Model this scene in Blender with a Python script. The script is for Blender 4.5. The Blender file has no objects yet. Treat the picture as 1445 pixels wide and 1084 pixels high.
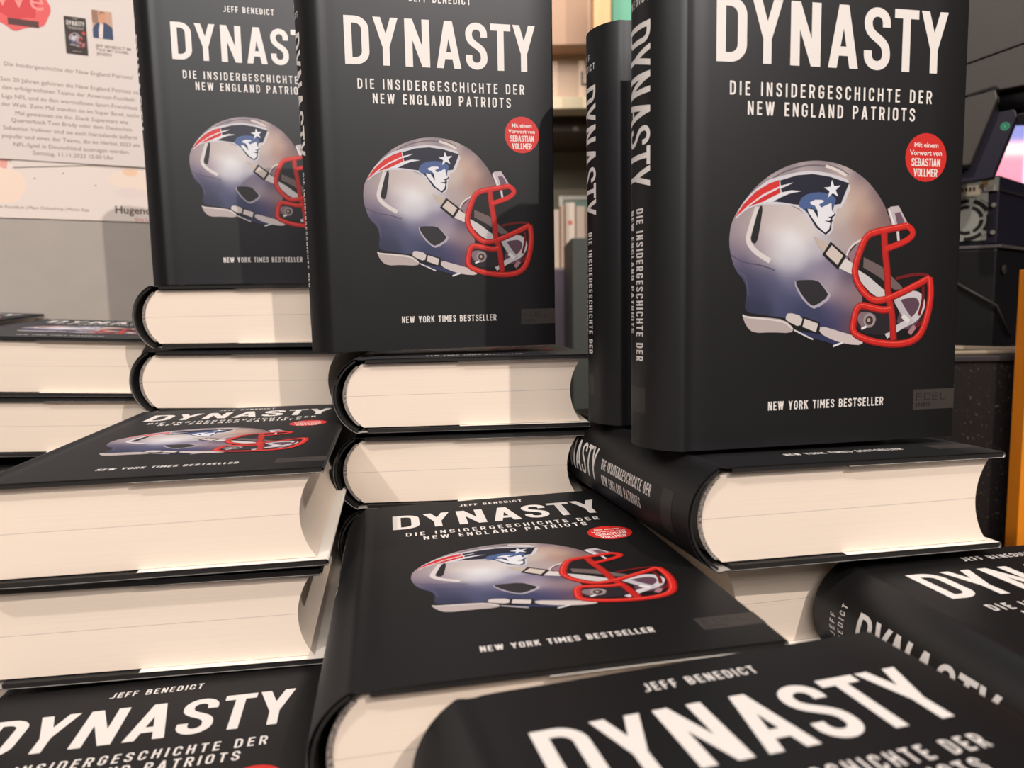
import bpy, bmesh, math, random
from mathutils import Vector, Matrix
from mathutils.geometry import tessellate_polygon, delaunay_2d_cdt

random.seed(4)
sc = bpy.context.scene
COL = sc.collection
ZC = 0.9605                      # camera height above the floor; the table top is at 0.75

# ------------------------------------------------------------------ camera, world, lights, exposure
FPX, PITCH, ROLL = 1055.7, 0.10419, -0.01552
fw = Vector((0, math.cos(PITCH), -math.sin(PITCH)))
up0 = Vector((0, math.sin(PITCH), math.cos(PITCH)))
rt0 = Vector((1, 0, 0))
cr = rt0 * math.cos(ROLL) + up0 * math.sin(ROLL)
cu = -rt0 * math.sin(ROLL) + up0 * math.cos(ROLL)
cam = bpy.data.cameras.new('camera')
cam.sensor_fit = 'HORIZONTAL'
cam.sensor_width = 36.0
cam.lens = FPX / 1445 * 36.0
cam.clip_start = 0.01
cam.dof.use_dof = True
cam.dof.focus_distance = 0.42
cam.dof.aperture_fstop = 11.5
camo = bpy.data.objects.new('camera', cam)
COL.objects.link(camo)
camo.matrix_world = Matrix(((cr.x, cu.x, -fw.x, 0), (cr.y, cu.y, -fw.y, 0), (cr.z, cu.z, -fw.z, ZC), (0, 0, 0, 1)))
sc.camera = camo

world = bpy.data.worlds.new('room_light')
sc.world = world
world.use_nodes = True
bg = world.node_tree.nodes['Background']
bg.inputs[0].default_value = (1.0, 0.88, 0.76, 1)
bg.inputs[1].default_value = 0.03

def lamp(name, kind, loc, power, color, size=None, target=None, **kw):
    l = bpy.data.lights.new(name, kind)
    l.energy = power
    l.color = color
    if kind == 'AREA':
        l.shape = 'RECTANGLE'
        l.size, l.size_y = size
    elif size is not None:
        l.shadow_soft_size = size
    for k, v in kw.items():
        setattr(l, k, v)
    o = bpy.data.objects.new(name, l)
    COL.objects.link(o)
    o.location = Vector(loc) + Vector((0, 0, ZC))
    if target is not None:
        d = (Vector(target) - Vector(loc)).normalized()
        o.rotation_euler = d.to_track_quat('-Z', 'Y').to_euler()
    return o

lamp('ceiling_spot', 'SPOT', (0.798, -0.948, 1.266), 97, (1.0, 0.86, 0.75), 0.012, (-0.05, 0.45, 0), spot_size=1.5, spot_blend=0.4)
lamp('ceiling_spot', 'SPOT', (-1.05, -0.75, 1.62), 82, (1.0, 0.88, 0.79), 0.03, (0, 0.4, 0), spot_size=1.5, spot_blend=0.5)
lamp('fill_light', 'AREA', (-0.05, -0.60, 2.05), 19, (1.0, 0.88, 0.79), (1.2, 0.7), (0, 0.3, 0))  # added soft overhead fill for the ambient level, no visible fixture
lamp('fill_light', 'AREA', (0.0, -2.2, 1.7), 39, (1.0, 0.88, 0.79), (2.0, 1.0), (-0.1, 0.4, 0))  # broad unseen fill added in front to brighten the page edges
lamp('fill_light', 'AREA', (0.2, 1.25, 1.45), 18, (1.0, 0.86, 0.74), (1.6, 0.8), (0.2, 2.3, 1.05))  # added fill for the background, turned away from the near covers

sc.view_settings.view_transform = 'Standard'
sc.view_settings.look = 'None'
sc.view_settings.gamma = 1
sc.view_settings.use_curve_mapping = False
sc.view_settings.exposure = 0.0

# ------------------------------------------------------------------ small helpers
def lin(c):
    return tuple(((v / 255) / 12.92 if v / 255 <= 0.04045 else ((v / 255 + 0.055) / 1.055) ** 2.4) for v in c)

def ray(px, py):
    return fw * FPX + cr * (px - 722.5) - cu * (py - 542.0)

def on_plane(px, py, p0, n):
    d = ray(px, py)
    return d * (p0.dot(n) / d.dot(n))

def tag(o, label=None, cat=None, group=None, kind=None):
    if label: o['label'] = label
    if cat: o['category'] = cat
    if group: o['group'] = group
    if kind: o['kind'] = kind
    return o

def empty(name, mat=None, loc=None):
    o = bpy.data.objects.new(name, None)
    o.empty_display_size = 0.02
    COL.objects.link(o)
    if mat is not None: o.matrix_world = mat
    if loc is not None: o.location = loc
    return o

def link_mesh(name, me, parent=None, mats=()):
    o = bpy.data.objects.new(name, me)
    COL.objects.link(o)
    for m in mats: me.materials.append(m)
    if parent: o.parent = parent
    return o

def new_mat(name, color=(0.5, 0.5, 0.5), rough=0.5, spec=0.5, metal=0.0, attr=None, coat=0.0, noise=None, emit=None, bump=None):
    m = bpy.data.materials.new(name)
    m.use_nodes = True
    nt = m.node_tree
    b = nt.nodes['Principled BSDF']
    b.inputs['Base Color'].default_value = (*color, 1)
    b.inputs['Roughness'].default_value = rough
    b.inputs['Specular IOR Level'].default_value = spec
    b.inputs['Metallic'].default_value = metal
    b.inputs['Coat Weight'].default_value = coat
    src = None
    if attr:
        a = nt.nodes.new('ShaderNodeAttribute')
        a.attribute_name = attr
        src = a.outputs['Color']
    if noise:
        sc_, amt = noise
        tc = nt.nodes.new('ShaderNodeTexCoord')
        mp = nt.nodes.new('ShaderNodeMapping')
        mp.inputs['Scale'].default_value = sc_
        nz = nt.nodes.new('ShaderNodeTexNoise')
        nz.inputs['Scale'].default_value = 1.0
        nz.inputs['Detail'].default_value = 4
        nt.links.new(tc.outputs['Object'], mp.inputs[0])
        nt.links.new(mp.outputs[0], nz.inputs['Vector'])
        mr = nt.nodes.new('ShaderNodeMapRange')
        mr.inputs[1].default_value, mr.inputs[2].default_value = 0.3, 0.7
        mr.inputs[3].default_value, mr.inputs[4].default_value = 1 - amt, 1 + amt
        nt.links.new(nz.outputs['Fac'], mr.inputs[0])
        mx = nt.nodes.new('ShaderNodeVectorMath')
        mx.operation = 'SCALE'
        if src: nt.links.new(src, mx.inputs[0])
        else: mx.inputs[0].default_value = color
        nt.links.new(mr.outputs[0], mx.inputs['Scale'])
        src = mx.outputs[0]
        if bump:
            bp = nt.nodes.new('ShaderNodeBump')
            bp.inputs['Strength'].default_value = bump[0]
            bp.inputs['Distance'].default_value = bump[1]
            nt.links.new(nz.outputs['Fac'], bp.inputs['Height'])
            nt.links.new(bp.outputs[0], b.inputs['Normal'])
    if src: nt.links.new(src, b.inputs['Base Color'])
    if emit:
        if src: nt.links.new(src, b.inputs['Emission Color'])
        else: b.inputs['Emission Color'].default_value = (*color, 1)
        b.inputs['Emission Strength'].default_value = emit
    return m

def jacket_mat():
    """printed ink under a matt film whose sheen stays even at flat viewing angles"""
    m = bpy.data.materials.new('matt_film_jacket')
    m.use_nodes = True
    nt = m.node_tree
    nt.nodes.remove(nt.nodes['Principled BSDF'])
    at = nt.nodes.new('ShaderNodeAttribute'); at.attribute_name = 'ink'
    d = nt.nodes.new('ShaderNodeBsdfDiffuse')
    g = nt.nodes.new('ShaderNodeBsdfGlossy')
    g.inputs['Color'].default_value = (0.062, 0.061, 0.063, 1)
    g.inputs['Roughness'].default_value = 0.42
    lw = nt.nodes.new('ShaderNodeLayerWeight'); lw.inputs['Blend'].default_value = 0.5
    pw = nt.nodes.new('ShaderNodeMath'); pw.operation = 'POWER'; pw.inputs[1].default_value = 9.0
    ma = nt.nodes.new('ShaderNodeMath'); ma.operation = 'MULTIPLY_ADD'; ma.inputs[1].default_value = 0.20; ma.inputs[2].default_value = 0.060
    nt.links.new(lw.outputs['Facing'], pw.inputs[0]); nt.links.new(pw.outputs[0], ma.inputs[0]); tn = nt.nodes.new('ShaderNodeVectorMath'); tn.operation = 'SCALE'; tn.inputs[0].default_value = (0.92, 1.0, 1.12)
    nt.links.new(ma.outputs[0], tn.inputs['Scale']); nt.links.new(tn.outputs[0], g.inputs['Color'])
    a = nt.nodes.new('ShaderNodeAddShader')
    nt.links.new(at.outputs['Color'], d.inputs['Color'])
    nt.links.new(d.outputs[0], a.inputs[0]); nt.links.new(g.outputs[0], a.inputs[1])
    nt.links.new(a.outputs[0], nt.nodes['Material Output'].inputs['Surface'])
    return m
M_JACKET = jacket_mat()
M_PAPER = new_mat('printed_paper', rough=0.55, spec=0.35, attr='ink')
M_CASE = new_mat('black_case_cloth', (0.012, 0.012, 0.013), rough=0.6, spec=0.4)
M_BAND = new_mat('grey_headband_thread', (0.22, 0.20, 0.19), rough=0.8, noise=((900, 900, 2600), 0.9))

def page_mat():
    m = bpy.data.materials.new('cream_page_edges')
    m.use_nodes = True
    nt = m.node_tree
    b = nt.nodes['Principled BSDF']
    b.inputs['Roughness'].default_value = 0.8
    b.inputs['Specular IOR Level'].default_value = 0.2
    tc = nt.nodes.new('ShaderNodeTexCoord')
    mp = nt.nodes.new('ShaderNodeMapping')
    mp.inputs['Scale'].default_value = (7, 7, 2600)
    nz = nt.nodes.new('ShaderNodeTexNoise')
    nz.inputs['Scale'].default_value = 1.0
    nz.inputs['Detail'].default_value = 3
    nt.links.new(tc.outputs['Object'], mp.inputs[0])
    nt.links.new(mp.outputs[0], nz.inputs['Vector'])
    cr_ = nt.nodes.new('ShaderNodeValToRGB')
    cr_.color_ramp.elements[0].position = 0.25
    cr_.color_ramp.elements[0].color = (0.79, 0.70, 0.615, 1)
    cr_.color_ramp.elements[1].position = 0.7
    cr_.color_ramp.elements[1].color = (0.84, 0.755, 0.67, 1)
    nt.links.new(nz.outputs['Fac'], cr_.inputs[0])
    # the thin dark edge of the picture section in the middle of the block
    sp = nt.nodes.new('ShaderNodeSeparateXYZ')
    nt.links.new(tc.outputs['Object'], sp.inputs[0])
    sl = nt.nodes.new('ShaderNodeMath'); sl.operation = 'MULTIPLY_ADD'
    nt.links.new(sp.outputs['X'], sl.inputs[0])
    sl.inputs[1].default_value = -0.008
    nt.links.new(sp.outputs['Z'], sl.inputs[2])
    cp = nt.nodes.new('ShaderNodeMath'); cp.operation = 'COMPARE'
    nt.links.new(sl.outputs[0], cp.inputs[0])
    cp.inputs[1].default_value = 0.0232
    cp.inputs[2].default_value = 0.00013
    mx = nt.nodes.new('ShaderNodeMix'); mx.data_type = 'RGBA'
    nt.links.new(cp.outputs[0], mx.inputs['Factor'])
    nt.links.new(cr_.outputs[0], mx.inputs[6])
    mx.inputs[7].default_value = (0.50, 0.46, 0.44, 1)
    nt.links.new(mx.outputs[2], b.inputs['Base Color'])
    return m
M_PAGE = page_mat()

class MB:
    """collects coloured faces; becomes one mesh with an 'ink' colour attribute"""
    def __init__(self):
        self.v, self.f, self.c, self.m, self.s = [], [], [], [], []
    def add(self, verts, faces, cols, mat=0, smooth=False):
        b = len(self.v)
        self.v += [tuple(x) for x in verts]
        if not isinstance(cols, list): cols = [cols] * len(verts)
        self.c += cols
        for f in faces:
            self.f.append(tuple(i + b for i in f)); self.m.append(mat); self.s.append(smooth)
    def box(self, x0, x1, y0, y1, z0, z1, col=(0.5, 0.5, 0.5), mat=0):
        v = [(x0, y0, z0), (x1, y0, z0), (x1, y1, z0), (x0, y1, z0), (x0, y0, z1), (x1, y0, z1), (x1, y1, z1), (x0, y1, z1)]
        self.add(v, [(0, 3, 2, 1), (4, 5, 6, 7), (0, 1, 5, 4), (1, 2, 6, 5), (2, 3, 7, 6), (3, 0, 4, 7)], col, mat)
    def prism(self, poly, z0, z1, axis='z', col=(0.5, 0.5, 0.5), mat=0, smooth=False):
        """poly: 2D outline, extruded along an axis; concave outlines are fine"""
        n = len(poly)
        def P(a, b, h):
            return {'z': (a, b, h), 'y': (a, h, b), 'x': (h, a, b)}[axis]
        v = [P(a, b, z0) for a, b in poly] + [P(a, b, z1) for a, b in poly]
        self.add(v, [(i, (i + 1) % n, n + (i + 1) % n, n + i) for i in range(n)], col, mat, smooth)
        tri = tessellate_polygon([[Vector((a, b, 0)) for a, b in poly]])
        self.add(v, [tuple(t) for t in tri] + [tuple(i + n for i in reversed(t)) for t in tri], col, mat)
    def tube(self, pts, r, n=10, col=(0.5, 0.5, 0.5), mat=0):
        pts = [Vector(p) for p in pts]
        rings = []
        for i, p in enumerate(pts):
            t = (pts[min(i + 1, len(pts) - 1)] - pts[max(i - 1, 0)]).normalized()
            a = t.cross(Vector((0, 0, 1)))
            if a.length < 1e-4: a = t.cross(Vector((0, 1, 0)))
            a.normalize(); b = t.cross(a)
            rings.append([p + a * r * math.cos(2 * math.pi * k / n) + b * r * math.sin(2 * math.pi * k / n) for k in range(n)])
        v = [q for R in rings for q in R]
        f = [(i * n + k, i * n + (k + 1) % n, (i + 1) * n + (k + 1) % n, (i + 1) * n + k) for i in range(len(pts) - 1) for k in range(n)]
        self.add(v, f, col, mat, True)
        self.add(rings[0], [tuple(reversed(range(n)))], col, mat)
        self.add(rings[-1], [tuple(range(n))], col, mat)
    def mesh(self, name, fix=False):
        me = bpy.data.meshes.new(name)
        me.from_pydata(self.v, [], self.f)
        at = me.color_attributes.new('ink', 'FLOAT_COLOR', 'POINT')
        flat = []
        for c in self.c: flat += [c[0], c[1], c[2], 1.0]
        at.data.foreach_set('color', flat)
        me.polygons.foreach_set('material_index', self.m)
        me.polygons.foreach_set('use_smooth', self.s)
        if fix:
            bm = bmesh.new(); bm.from_mesh(me)
            bmesh.ops.remove_doubles(bm, verts=bm.verts, dist=1e-6)
            bmesh.ops.recalc_face_normals(bm, faces=bm.faces)
            bm.to_mesh(me); bm.free()
        me.update()
        return me
    def build(self, name, mats, parent=None, fix=True, bevel=None):
        o = link_mesh(name, self.mesh(name, fix), parent, mats if isinstance(mats, (list, tuple)) else [mats])
        if bevel:
            b = o.modifiers.new('bevel', 'BEVEL'); b.width = bevel; b.segments = 2; b.limit_method = 'ANGLE'
        return o

# ------------------------------------------------------------------ flat printed artwork: lettering and pictures
def chaikin(p, closed=True, n=2):
    for _ in range(n):
        q = []
        m = len(p)
        rng = range(m) if closed else range(m - 1)
        if not closed: q.append(p[0])
        for i in rng:
            a, b = p[i], p[(i + 1) % m]
            q.append((a[0] * .75 + b[0] * .25, a[1] * .75 + b[1] * .25))
            q.append((a[0] * .25 + b[0] * .75, a[1] * .25 + b[1] * .75))
        if not closed: q.append(p[-1])
        p = q
    return p

def stroke_quads(pts, t, closed=False):
    """a constant-width band along a polyline, mitred"""
    P = [Vector(p) for p in pts]
    Q = [P[0]]
    for p in P[1:]:
        if (p - Q[-1]).length > 1e-7: Q.append(p)
    if closed and (Q[0] - Q[-1]).length < 1e-7: Q.pop()
    n = len(Q)
    L = []
    for i in range(n):
        a = Q[i - 1] if (i > 0 or closed) else None
        c = Q[(i + 1) % n] if (i < n - 1 or closed) else None
        d1 = (Q[i] - a).normalized() if a is not None else None
        d2 = (c - Q[i]).normalized() if c is not None else None
        if d1 is None: d1 = d2
        if d2 is None: d2 = d1
        n1 = Vector((-d1.y, d1.x)); n2 = Vector((-d2.y, d2.x))
        mN = n1 + n2
        if mN.length < 1e-6: mN = n1
        mN.normalize()
        k = 1 / max(0.45, mN.dot(n1))
        L.append((Q[i] + mN * t / 2 * k, Q[i] - mN * t / 2 * k))
    v = [tuple(q) for ab in L for q in ab]
    m = n if closed else n - 1
    f = [(2 * i, 2 * i + 1, 2 * ((i + 1) % n) + 1, 2 * ((i + 1) % n)) for i in range(m)]
    return v, f

def arc(cx, cy, r, a0, a1, n=7):
    return [(cx + r * math.cos(math.radians(a0 + (a1 - a0) * i / n)), cy + r * math.sin(math.radians(a0 + (a1 - a0) * i / n))) for i in range(n + 1)]

def densify(p, d=0.12):
    q = [p[0]]
    for a, b in zip(p, p[1:]):
        k = max(1, int(math.dist(a, b) / d))
        q += [(a[0] + (b[0] - a[0]) * i / k, a[1] + (b[1] - a[1]) * i / k) for i in range(1, k + 1)]
    return q

def glyph(ch, t, w0):
    """narrow grotesque capitals on a unit cap height: returns advance width and pieces (verts, faces)"""
    w = {'I': t, 'J': w0 * .88, 'E': w0 * .84, 'F': w0 * .82, 'L': w0 * .80, 'T': w0 * .95, 'Y': w0 * 1.10, 'A': w0 * 1.12, 'M': w0 * 1.3, 'W': w0 * 1.55, 'V': w0 * 1.1, 'K': w0 * 1.05}.get(ch, w0)
    h = t / 2
    xl, xr, yb, yt = h, w - h, h, 1 - h
    r = min(0.20, (xr - xl) * (0.62 if ch in 'DPRBJ' else 0.499))
    S, P = [], []
    def bar(x0, y0, x1, y1): S.append((densify([(x0, y0), (x1, y1)]), False))
    def para(x0, y0, x1, y1, k=1.06):
        q = t * k / 2
        n = max(2, int(abs(y1 - y0) / .1))
        vs = []
        for i in range(n + 1):
            a = i / n
            X, Y = x0 + (x1 - x0) * a, y0 + (y1 - y0) * a
            vs += [(X - q, Y), (X + q, Y)]
        P.append((vs, [(2 * i, 2 * i + 1, 2 * i + 3, 2 * i + 2) for i in range(n)]))
    if ch == 'D':
        S.append((densify([(xl, yb), (xr - r, yb)] + arc(xr - r, yb + r, r, -90, 0)[1:] + [(xr, yt - r)] + arc(xr - r, yt - r, r, 0, 90)[1:] + [(xl, yt), (xl, yb + .001)]), True))
    elif ch == 'O':
        S.append((densify(arc(xr - r, yb + r, r, -90, 0) + arc(xr - r, yt - r, r, 0, 90) + arc(xl + r, yt - r, r, 90, 180) + arc(xl + r, yb + r, r, 180, 269)), True))
    elif ch in 'CG':
        p = [(xr, yt - r - .10)] + arc(xr - r, yt - r, r, 0, 90) + arc(xl + r, yt - r, r, 90, 180) + arc(xl + r, yb + r, r, 180, 270) + arc(xr - r, yb + r, r, 270, 360)
        p.append((xr, yb + r + .10) if ch == 'C' else (xr, .5))
        S.append((densify(p), False))
        if ch == 'G': bar(w * .52, .5 - h * .6, w, .5 - h * .6)
    elif ch == 'S':
        m = []
        for i in range(0, 11):
            a = i / 10
            b0, b1, b2, b3 = (1 - a) ** 3, 3 * a * (1 - a) ** 2, 3 * a * a * (1 - a), a ** 3
            m.append((xl * (b0 + b1) + xr * (b2 + b3), (yt - r - .02) * b0 + .50 * b1 + .53 * b2 + (yb + r + .04) * b3))
        p = [(xr, yt - r - .07)] + arc(xr - r, yt - r, r, 0, 90) + arc(xl + r, yt - r, r, 90, 180) + m + arc(xr - r, yb + r, r, 0, -90) + arc(xl + r, yb + r, r, 270, 180) + [(xl, yb + r + .07)]
        S.append((densify(p), False))
    elif ch == 'Y':
        para(h * 1.06, 1, w / 2, .40, 1.1); para(w - h * 1.06, 1, w / 2, .40, 1.1); bar(w / 2, .43, w / 2, 0)
    elif ch == 'N':
        bar(xl, 0, xl, 1); bar(xr, 0, xr, 1); para(xl + h * .05, 1, xr - h * .05, 0, 1.0)
    elif ch == 'A':
        para(w / 2 - h * .12, 1, h * 1.04, 0, 1.06); para(w / 2 + h * .12, 1, w - h * 1.04, 0, 1.06); bar(w * .24, .27, w * .76, .27)
    elif ch == 'V':
        para(w / 2, 0, h, 1); para(w / 2, 0, w - h, 1)
    elif ch == 'W':
        para(w * .29, 0, h, 1); para(w * .29, 0, w / 2, 1); para(w * .71, 0, w / 2, 1); para(w * .71, 0, w - h, 1)
    elif ch == 'M':
        bar(xl, 0, xl, 1); bar(xr, 0, xr, 1); para(w / 2, .32, xl, 1); para(w / 2, .32, xr, 1)
    elif ch == 'K':
        bar(xl, 0, xl, 1); para(xl, .40, w - h * 1.1, 1, 1.2); para(w * .42, .60, w - h, 0, 1.15)
    elif ch == 'T':
        bar(0, yt, w, yt); bar(w / 2, 0, w / 2, yt)
    elif ch == 'I':
        bar(xl, 0, xl, 1)
    elif ch == 'E':
        bar(xl, 0, xl, 1); bar(xl, yt, w, yt); bar(xl, yb, w, yb); bar(xl, .51, w * .93, .51)
    elif ch == 'F':
        bar(xl, 0, xl, 1); bar(xl, yt, w, yt); bar(xl, .49, w * .93, .49)
    elif ch == 'L':
        bar(xl, 0, xl, 1); bar(xl, yb, w, yb)
    elif ch == 'H':
        bar(xl, 0, xl, 1); bar(xr, 0, xr, 1); bar(xl, .51, xr, .51)
    elif ch == 'J':
        S.append((densify([(xr, 1)] + arc(xr - r, yb + r, r, 0, -90) + [(0, yb)]), False))
    elif ch == 'U':
        S.append((densify([(xl, 1)] + arc(xl + r, yb + r, r, 180, 270) + arc(xr - r, yb + r, r, 270, 360) + [(xr, 1)]), False))
    elif ch in 'PR':
        q = .46
        r2 = min(r, (yt - q) / 2)
        S.append((densify([(xl, yt), (xr - r2, yt)] + arc(xr - r2, yt - r2, r2, 90, 0)[1:] + arc(xr - r2, q + r2, r2, 0, -90) + [(xl, q)]), False))
        bar(xl, 0, xl, 1)
        if ch == 'R': para(w * .55, q, w - h * 1.05, 0, 1.08)
    elif ch == 'B':
        q = .52
        r2 = min(r, (yt - q) / 2)
        S.append((densify([(xl, yt), (xr - r2 - .02, yt)] + arc(xr - .02 - r2, yt - r2, r2, 90, 0)[1:] + arc(xr - .02 - r2, q + r2, r2, 0, -90) + [(xl, q)]), False))
        r3 = min(r, (q - yb) / 2)
        S.append((densify([(xl, q), (xr - r3, q)] + arc(xr - r3, q - r3, r3, 90, 0)[1:] + arc(xr - r3, yb + r3, r3, 0, -90) + [(xl, yb)]), False))
        bar(xl, 0, xl, 1)
    return w, [stroke_quads(p, t, c) for p, c in S] + P

def merge(pieces):
    """overlapping pieces -> one clean flat triangulation"""
    vs, fs = [], []
    for v, f in pieces:
        for g in f:
            for tri in ([g] if len(g) == 3 else [(g[0], g[1], g[2]), (g[0], g[2], g[3])]):
                a, b, c = (v[i] for i in tri)
                ar = (b[0] - a[0]) * (c[1] - a[1]) - (b[1] - a[1]) * (c[0] - a[0])
                if abs(ar) < 1e-9: continue
                n = len(vs)
                vs += [Vector(a), Vector(b), Vector(c)] if ar > 0 else [Vector(a), Vector(c), Vector(b)]
                fs.append([n, n + 1, n + 2])
    r = delaunay_2d_cdt(vs, [], fs, 0, 1e-5)
    return [tuple(p) for p in r[0]], [tuple(f) for f, src in zip(r[2], r[5]) if src]

class Art:
    """printed shapes in millimetres on a sheet; each later shape lies a hair above the earlier ones"""
    def __init__(self): self.items = []; self.top = 0; self.lay = None
    def raw(self, v, f, col, sub=0.0):
        if self.lay is None: self.top += 1
        self.items.append((v, f, col, (self.top if self.lay is None else self.lay) + sub))
    def poly(self, pts, col, smooth=0, xf=None):
        if smooth: pts = chaikin(pts, True, smooth)
        if xf: pts = [xf(p) for p in pts]
        tri = tessellate_polygon([[Vector((a, b, 0)) for a, b in pts]])
        self.raw(pts, [tuple(t) for t in tri], col)
    def stroke(self, pts, t, col, smooth=0, closed=False, xf=None):
        if smooth: pts = chaikin(pts, closed, smooth)
        v, f = merge([stroke_quads(pts, t, closed)])
        if xf: v = [xf(p) for p in v]
        self.raw(v, f, col)
    def disc(self, cx, cy, r, col, n=40): self.poly([(cx + r * math.cos(2 * math.pi * i / n), cy + r * math.sin(2 * math.pi * i / n)) for i in range(n)], col)
    def text(self, s, x0, x1, y, cap, col, t=0.165, w0=0.46, xf=None):
        """capitals fitted between x0 and x1 by letter spacing"""
        W = 0
        for ch in s: W += (w0 * .55 if ch == ' ' else glyph(ch, t, w0)[0]) * cap
        gap = (x1 - x0 - W) / max(1, len(s) - 1)
        x = x0
        for ch in s:
            if ch == ' ': x += w0 * .55 * cap + gap; continue
            x += self.letter(ch, x, y, cap, cap, t, w0, col, xf) + gap
    def letter(self, ch, x, y, sx, sy, t, w0, col, xf=None):
        w, pcs = glyph(ch, t, w0)
        keep = self.lay
        if keep is None: self.top += 1; self.lay = self.top
        v, f = merge(pcs)
        q = [(x + a * sx, y + c * sy) for a, c in v]
        self.raw([xf(p) for p in q] if xf else q, f, col)
        self.lay = keep
        return w * sx
    def gradient(self, outline, ctrl, sigma, step, smooth=0, xf=None):
        """outline filled with colours blended from control points (a printed picture's own tones)"""
        if smooth: outline = chaikin(outline, True, smooth)
        xs = [p[0] for p in outline]; ys = [p[1] for p in outline]
        pts = [Vector(p) for p in outline]
        y = min(ys) + step / 2
        while y < max(ys):
            x = min(xs) + step / 2
            while x < max(xs):
                ins = False
                for (ax, ay), (bx, by) in zip(outline, outline[1:] + outline[:1]):
                    if (ay > y) != (by > y) and x < (bx - ax) * (y - ay) / (by - ay) + ax: ins = not ins
                if ins: pts.append(Vector((x, y)))
                x += step
            y += step
        n = len(outline)
        r = delaunay_2d_cdt(pts, [], [list(range(n))], 1, 1e-6)
        cols = []
        for v in r[0]:
            sw = 1e-12; c = [0, 0, 0]
            for cx, cy, k in ctrl:
                d = ((v.x - cx) ** 2 + (v.y - cy) ** 2) / (2 * sigma * sigma)
                wgt = math.exp(-min(d, 600)) + 1e-9 / (1 + d)
                sw += wgt
                for i in range(3): c[i] += wgt * k[i]
            cols.append(tuple(q / sw for q in c))
        vs = [tuple(v) for v in r[0]]
        if xf: vs = [xf(p) for p in vs]
        self.raw(vs, [tuple(f) for f in r[2]], cols)
    def emit(self, mb, place, mat=0, step=3.0e-6):
        for v, f, c, l in self.items:
            mb.add([place(a, b, step * l) for a, b in v], f, c, mat)

_font = bpy.data.curves.new('type', 'FONT')
def font_text(art, s, x, y, size, col, align='LEFT', xf=None, weight=0.0):
    """text in the plain built-in face, flattened into artwork"""
    _font.body = s; _font.size = size; _font.align_x = align; _font.offset = weight; _font.resolution_u = 2
    o = bpy.data.objects.new('type', _font)
    COL.objects.link(o)
    dg = bpy.context.evaluated_depsgraph_get()
    ev = o.evaluated_get(dg)
    me = ev.to_mesh()
    v = [(x + q.co.x, y + q.co.y) for q in me.vertices]
    f = [tuple(p.vertices) for p in me.polygons]
    ev.to_mesh_clear()
    bpy.data.objects.remove(o)
    if xf: v = [xf(p) for p in v]
    if v: art.raw(v, f, col)

# ------------------------------------------------------------------ the book
BW, BH, BT = 0.145, 0.2256, 0.0467
BULGE = 0.0145
WHITE = (0.70, 0.69, 0.69)
RED = (0.54, 0.020, 0.016)
INK = (0.0055, 0.0050, 0.0050)
BOX = (0.040, 0.034, 0.031)

# picture coordinates -> millimetres on the cover
HM = ((8.52003088e-02, -4.27727938e-03, 1.85230132e+01), (-3.29325768e-03, -8.77932455e-02, 1.37414130e+02), (-4.05833018e-05, -2.31893568e-05, 1.0))
def hz(p):
    x, y = p
    a = [r[0] * x + r[1] * y + r[2] for r in HM]
    return (a[0] / a[2], a[1] / a[2])

def pc(r, g, b, k=1.0):
    c = lin((r, g, b))
    return (c[0] * 0.81 * k, c[1] * 0.91 * k, c[2] * 0.98 * k)

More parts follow.
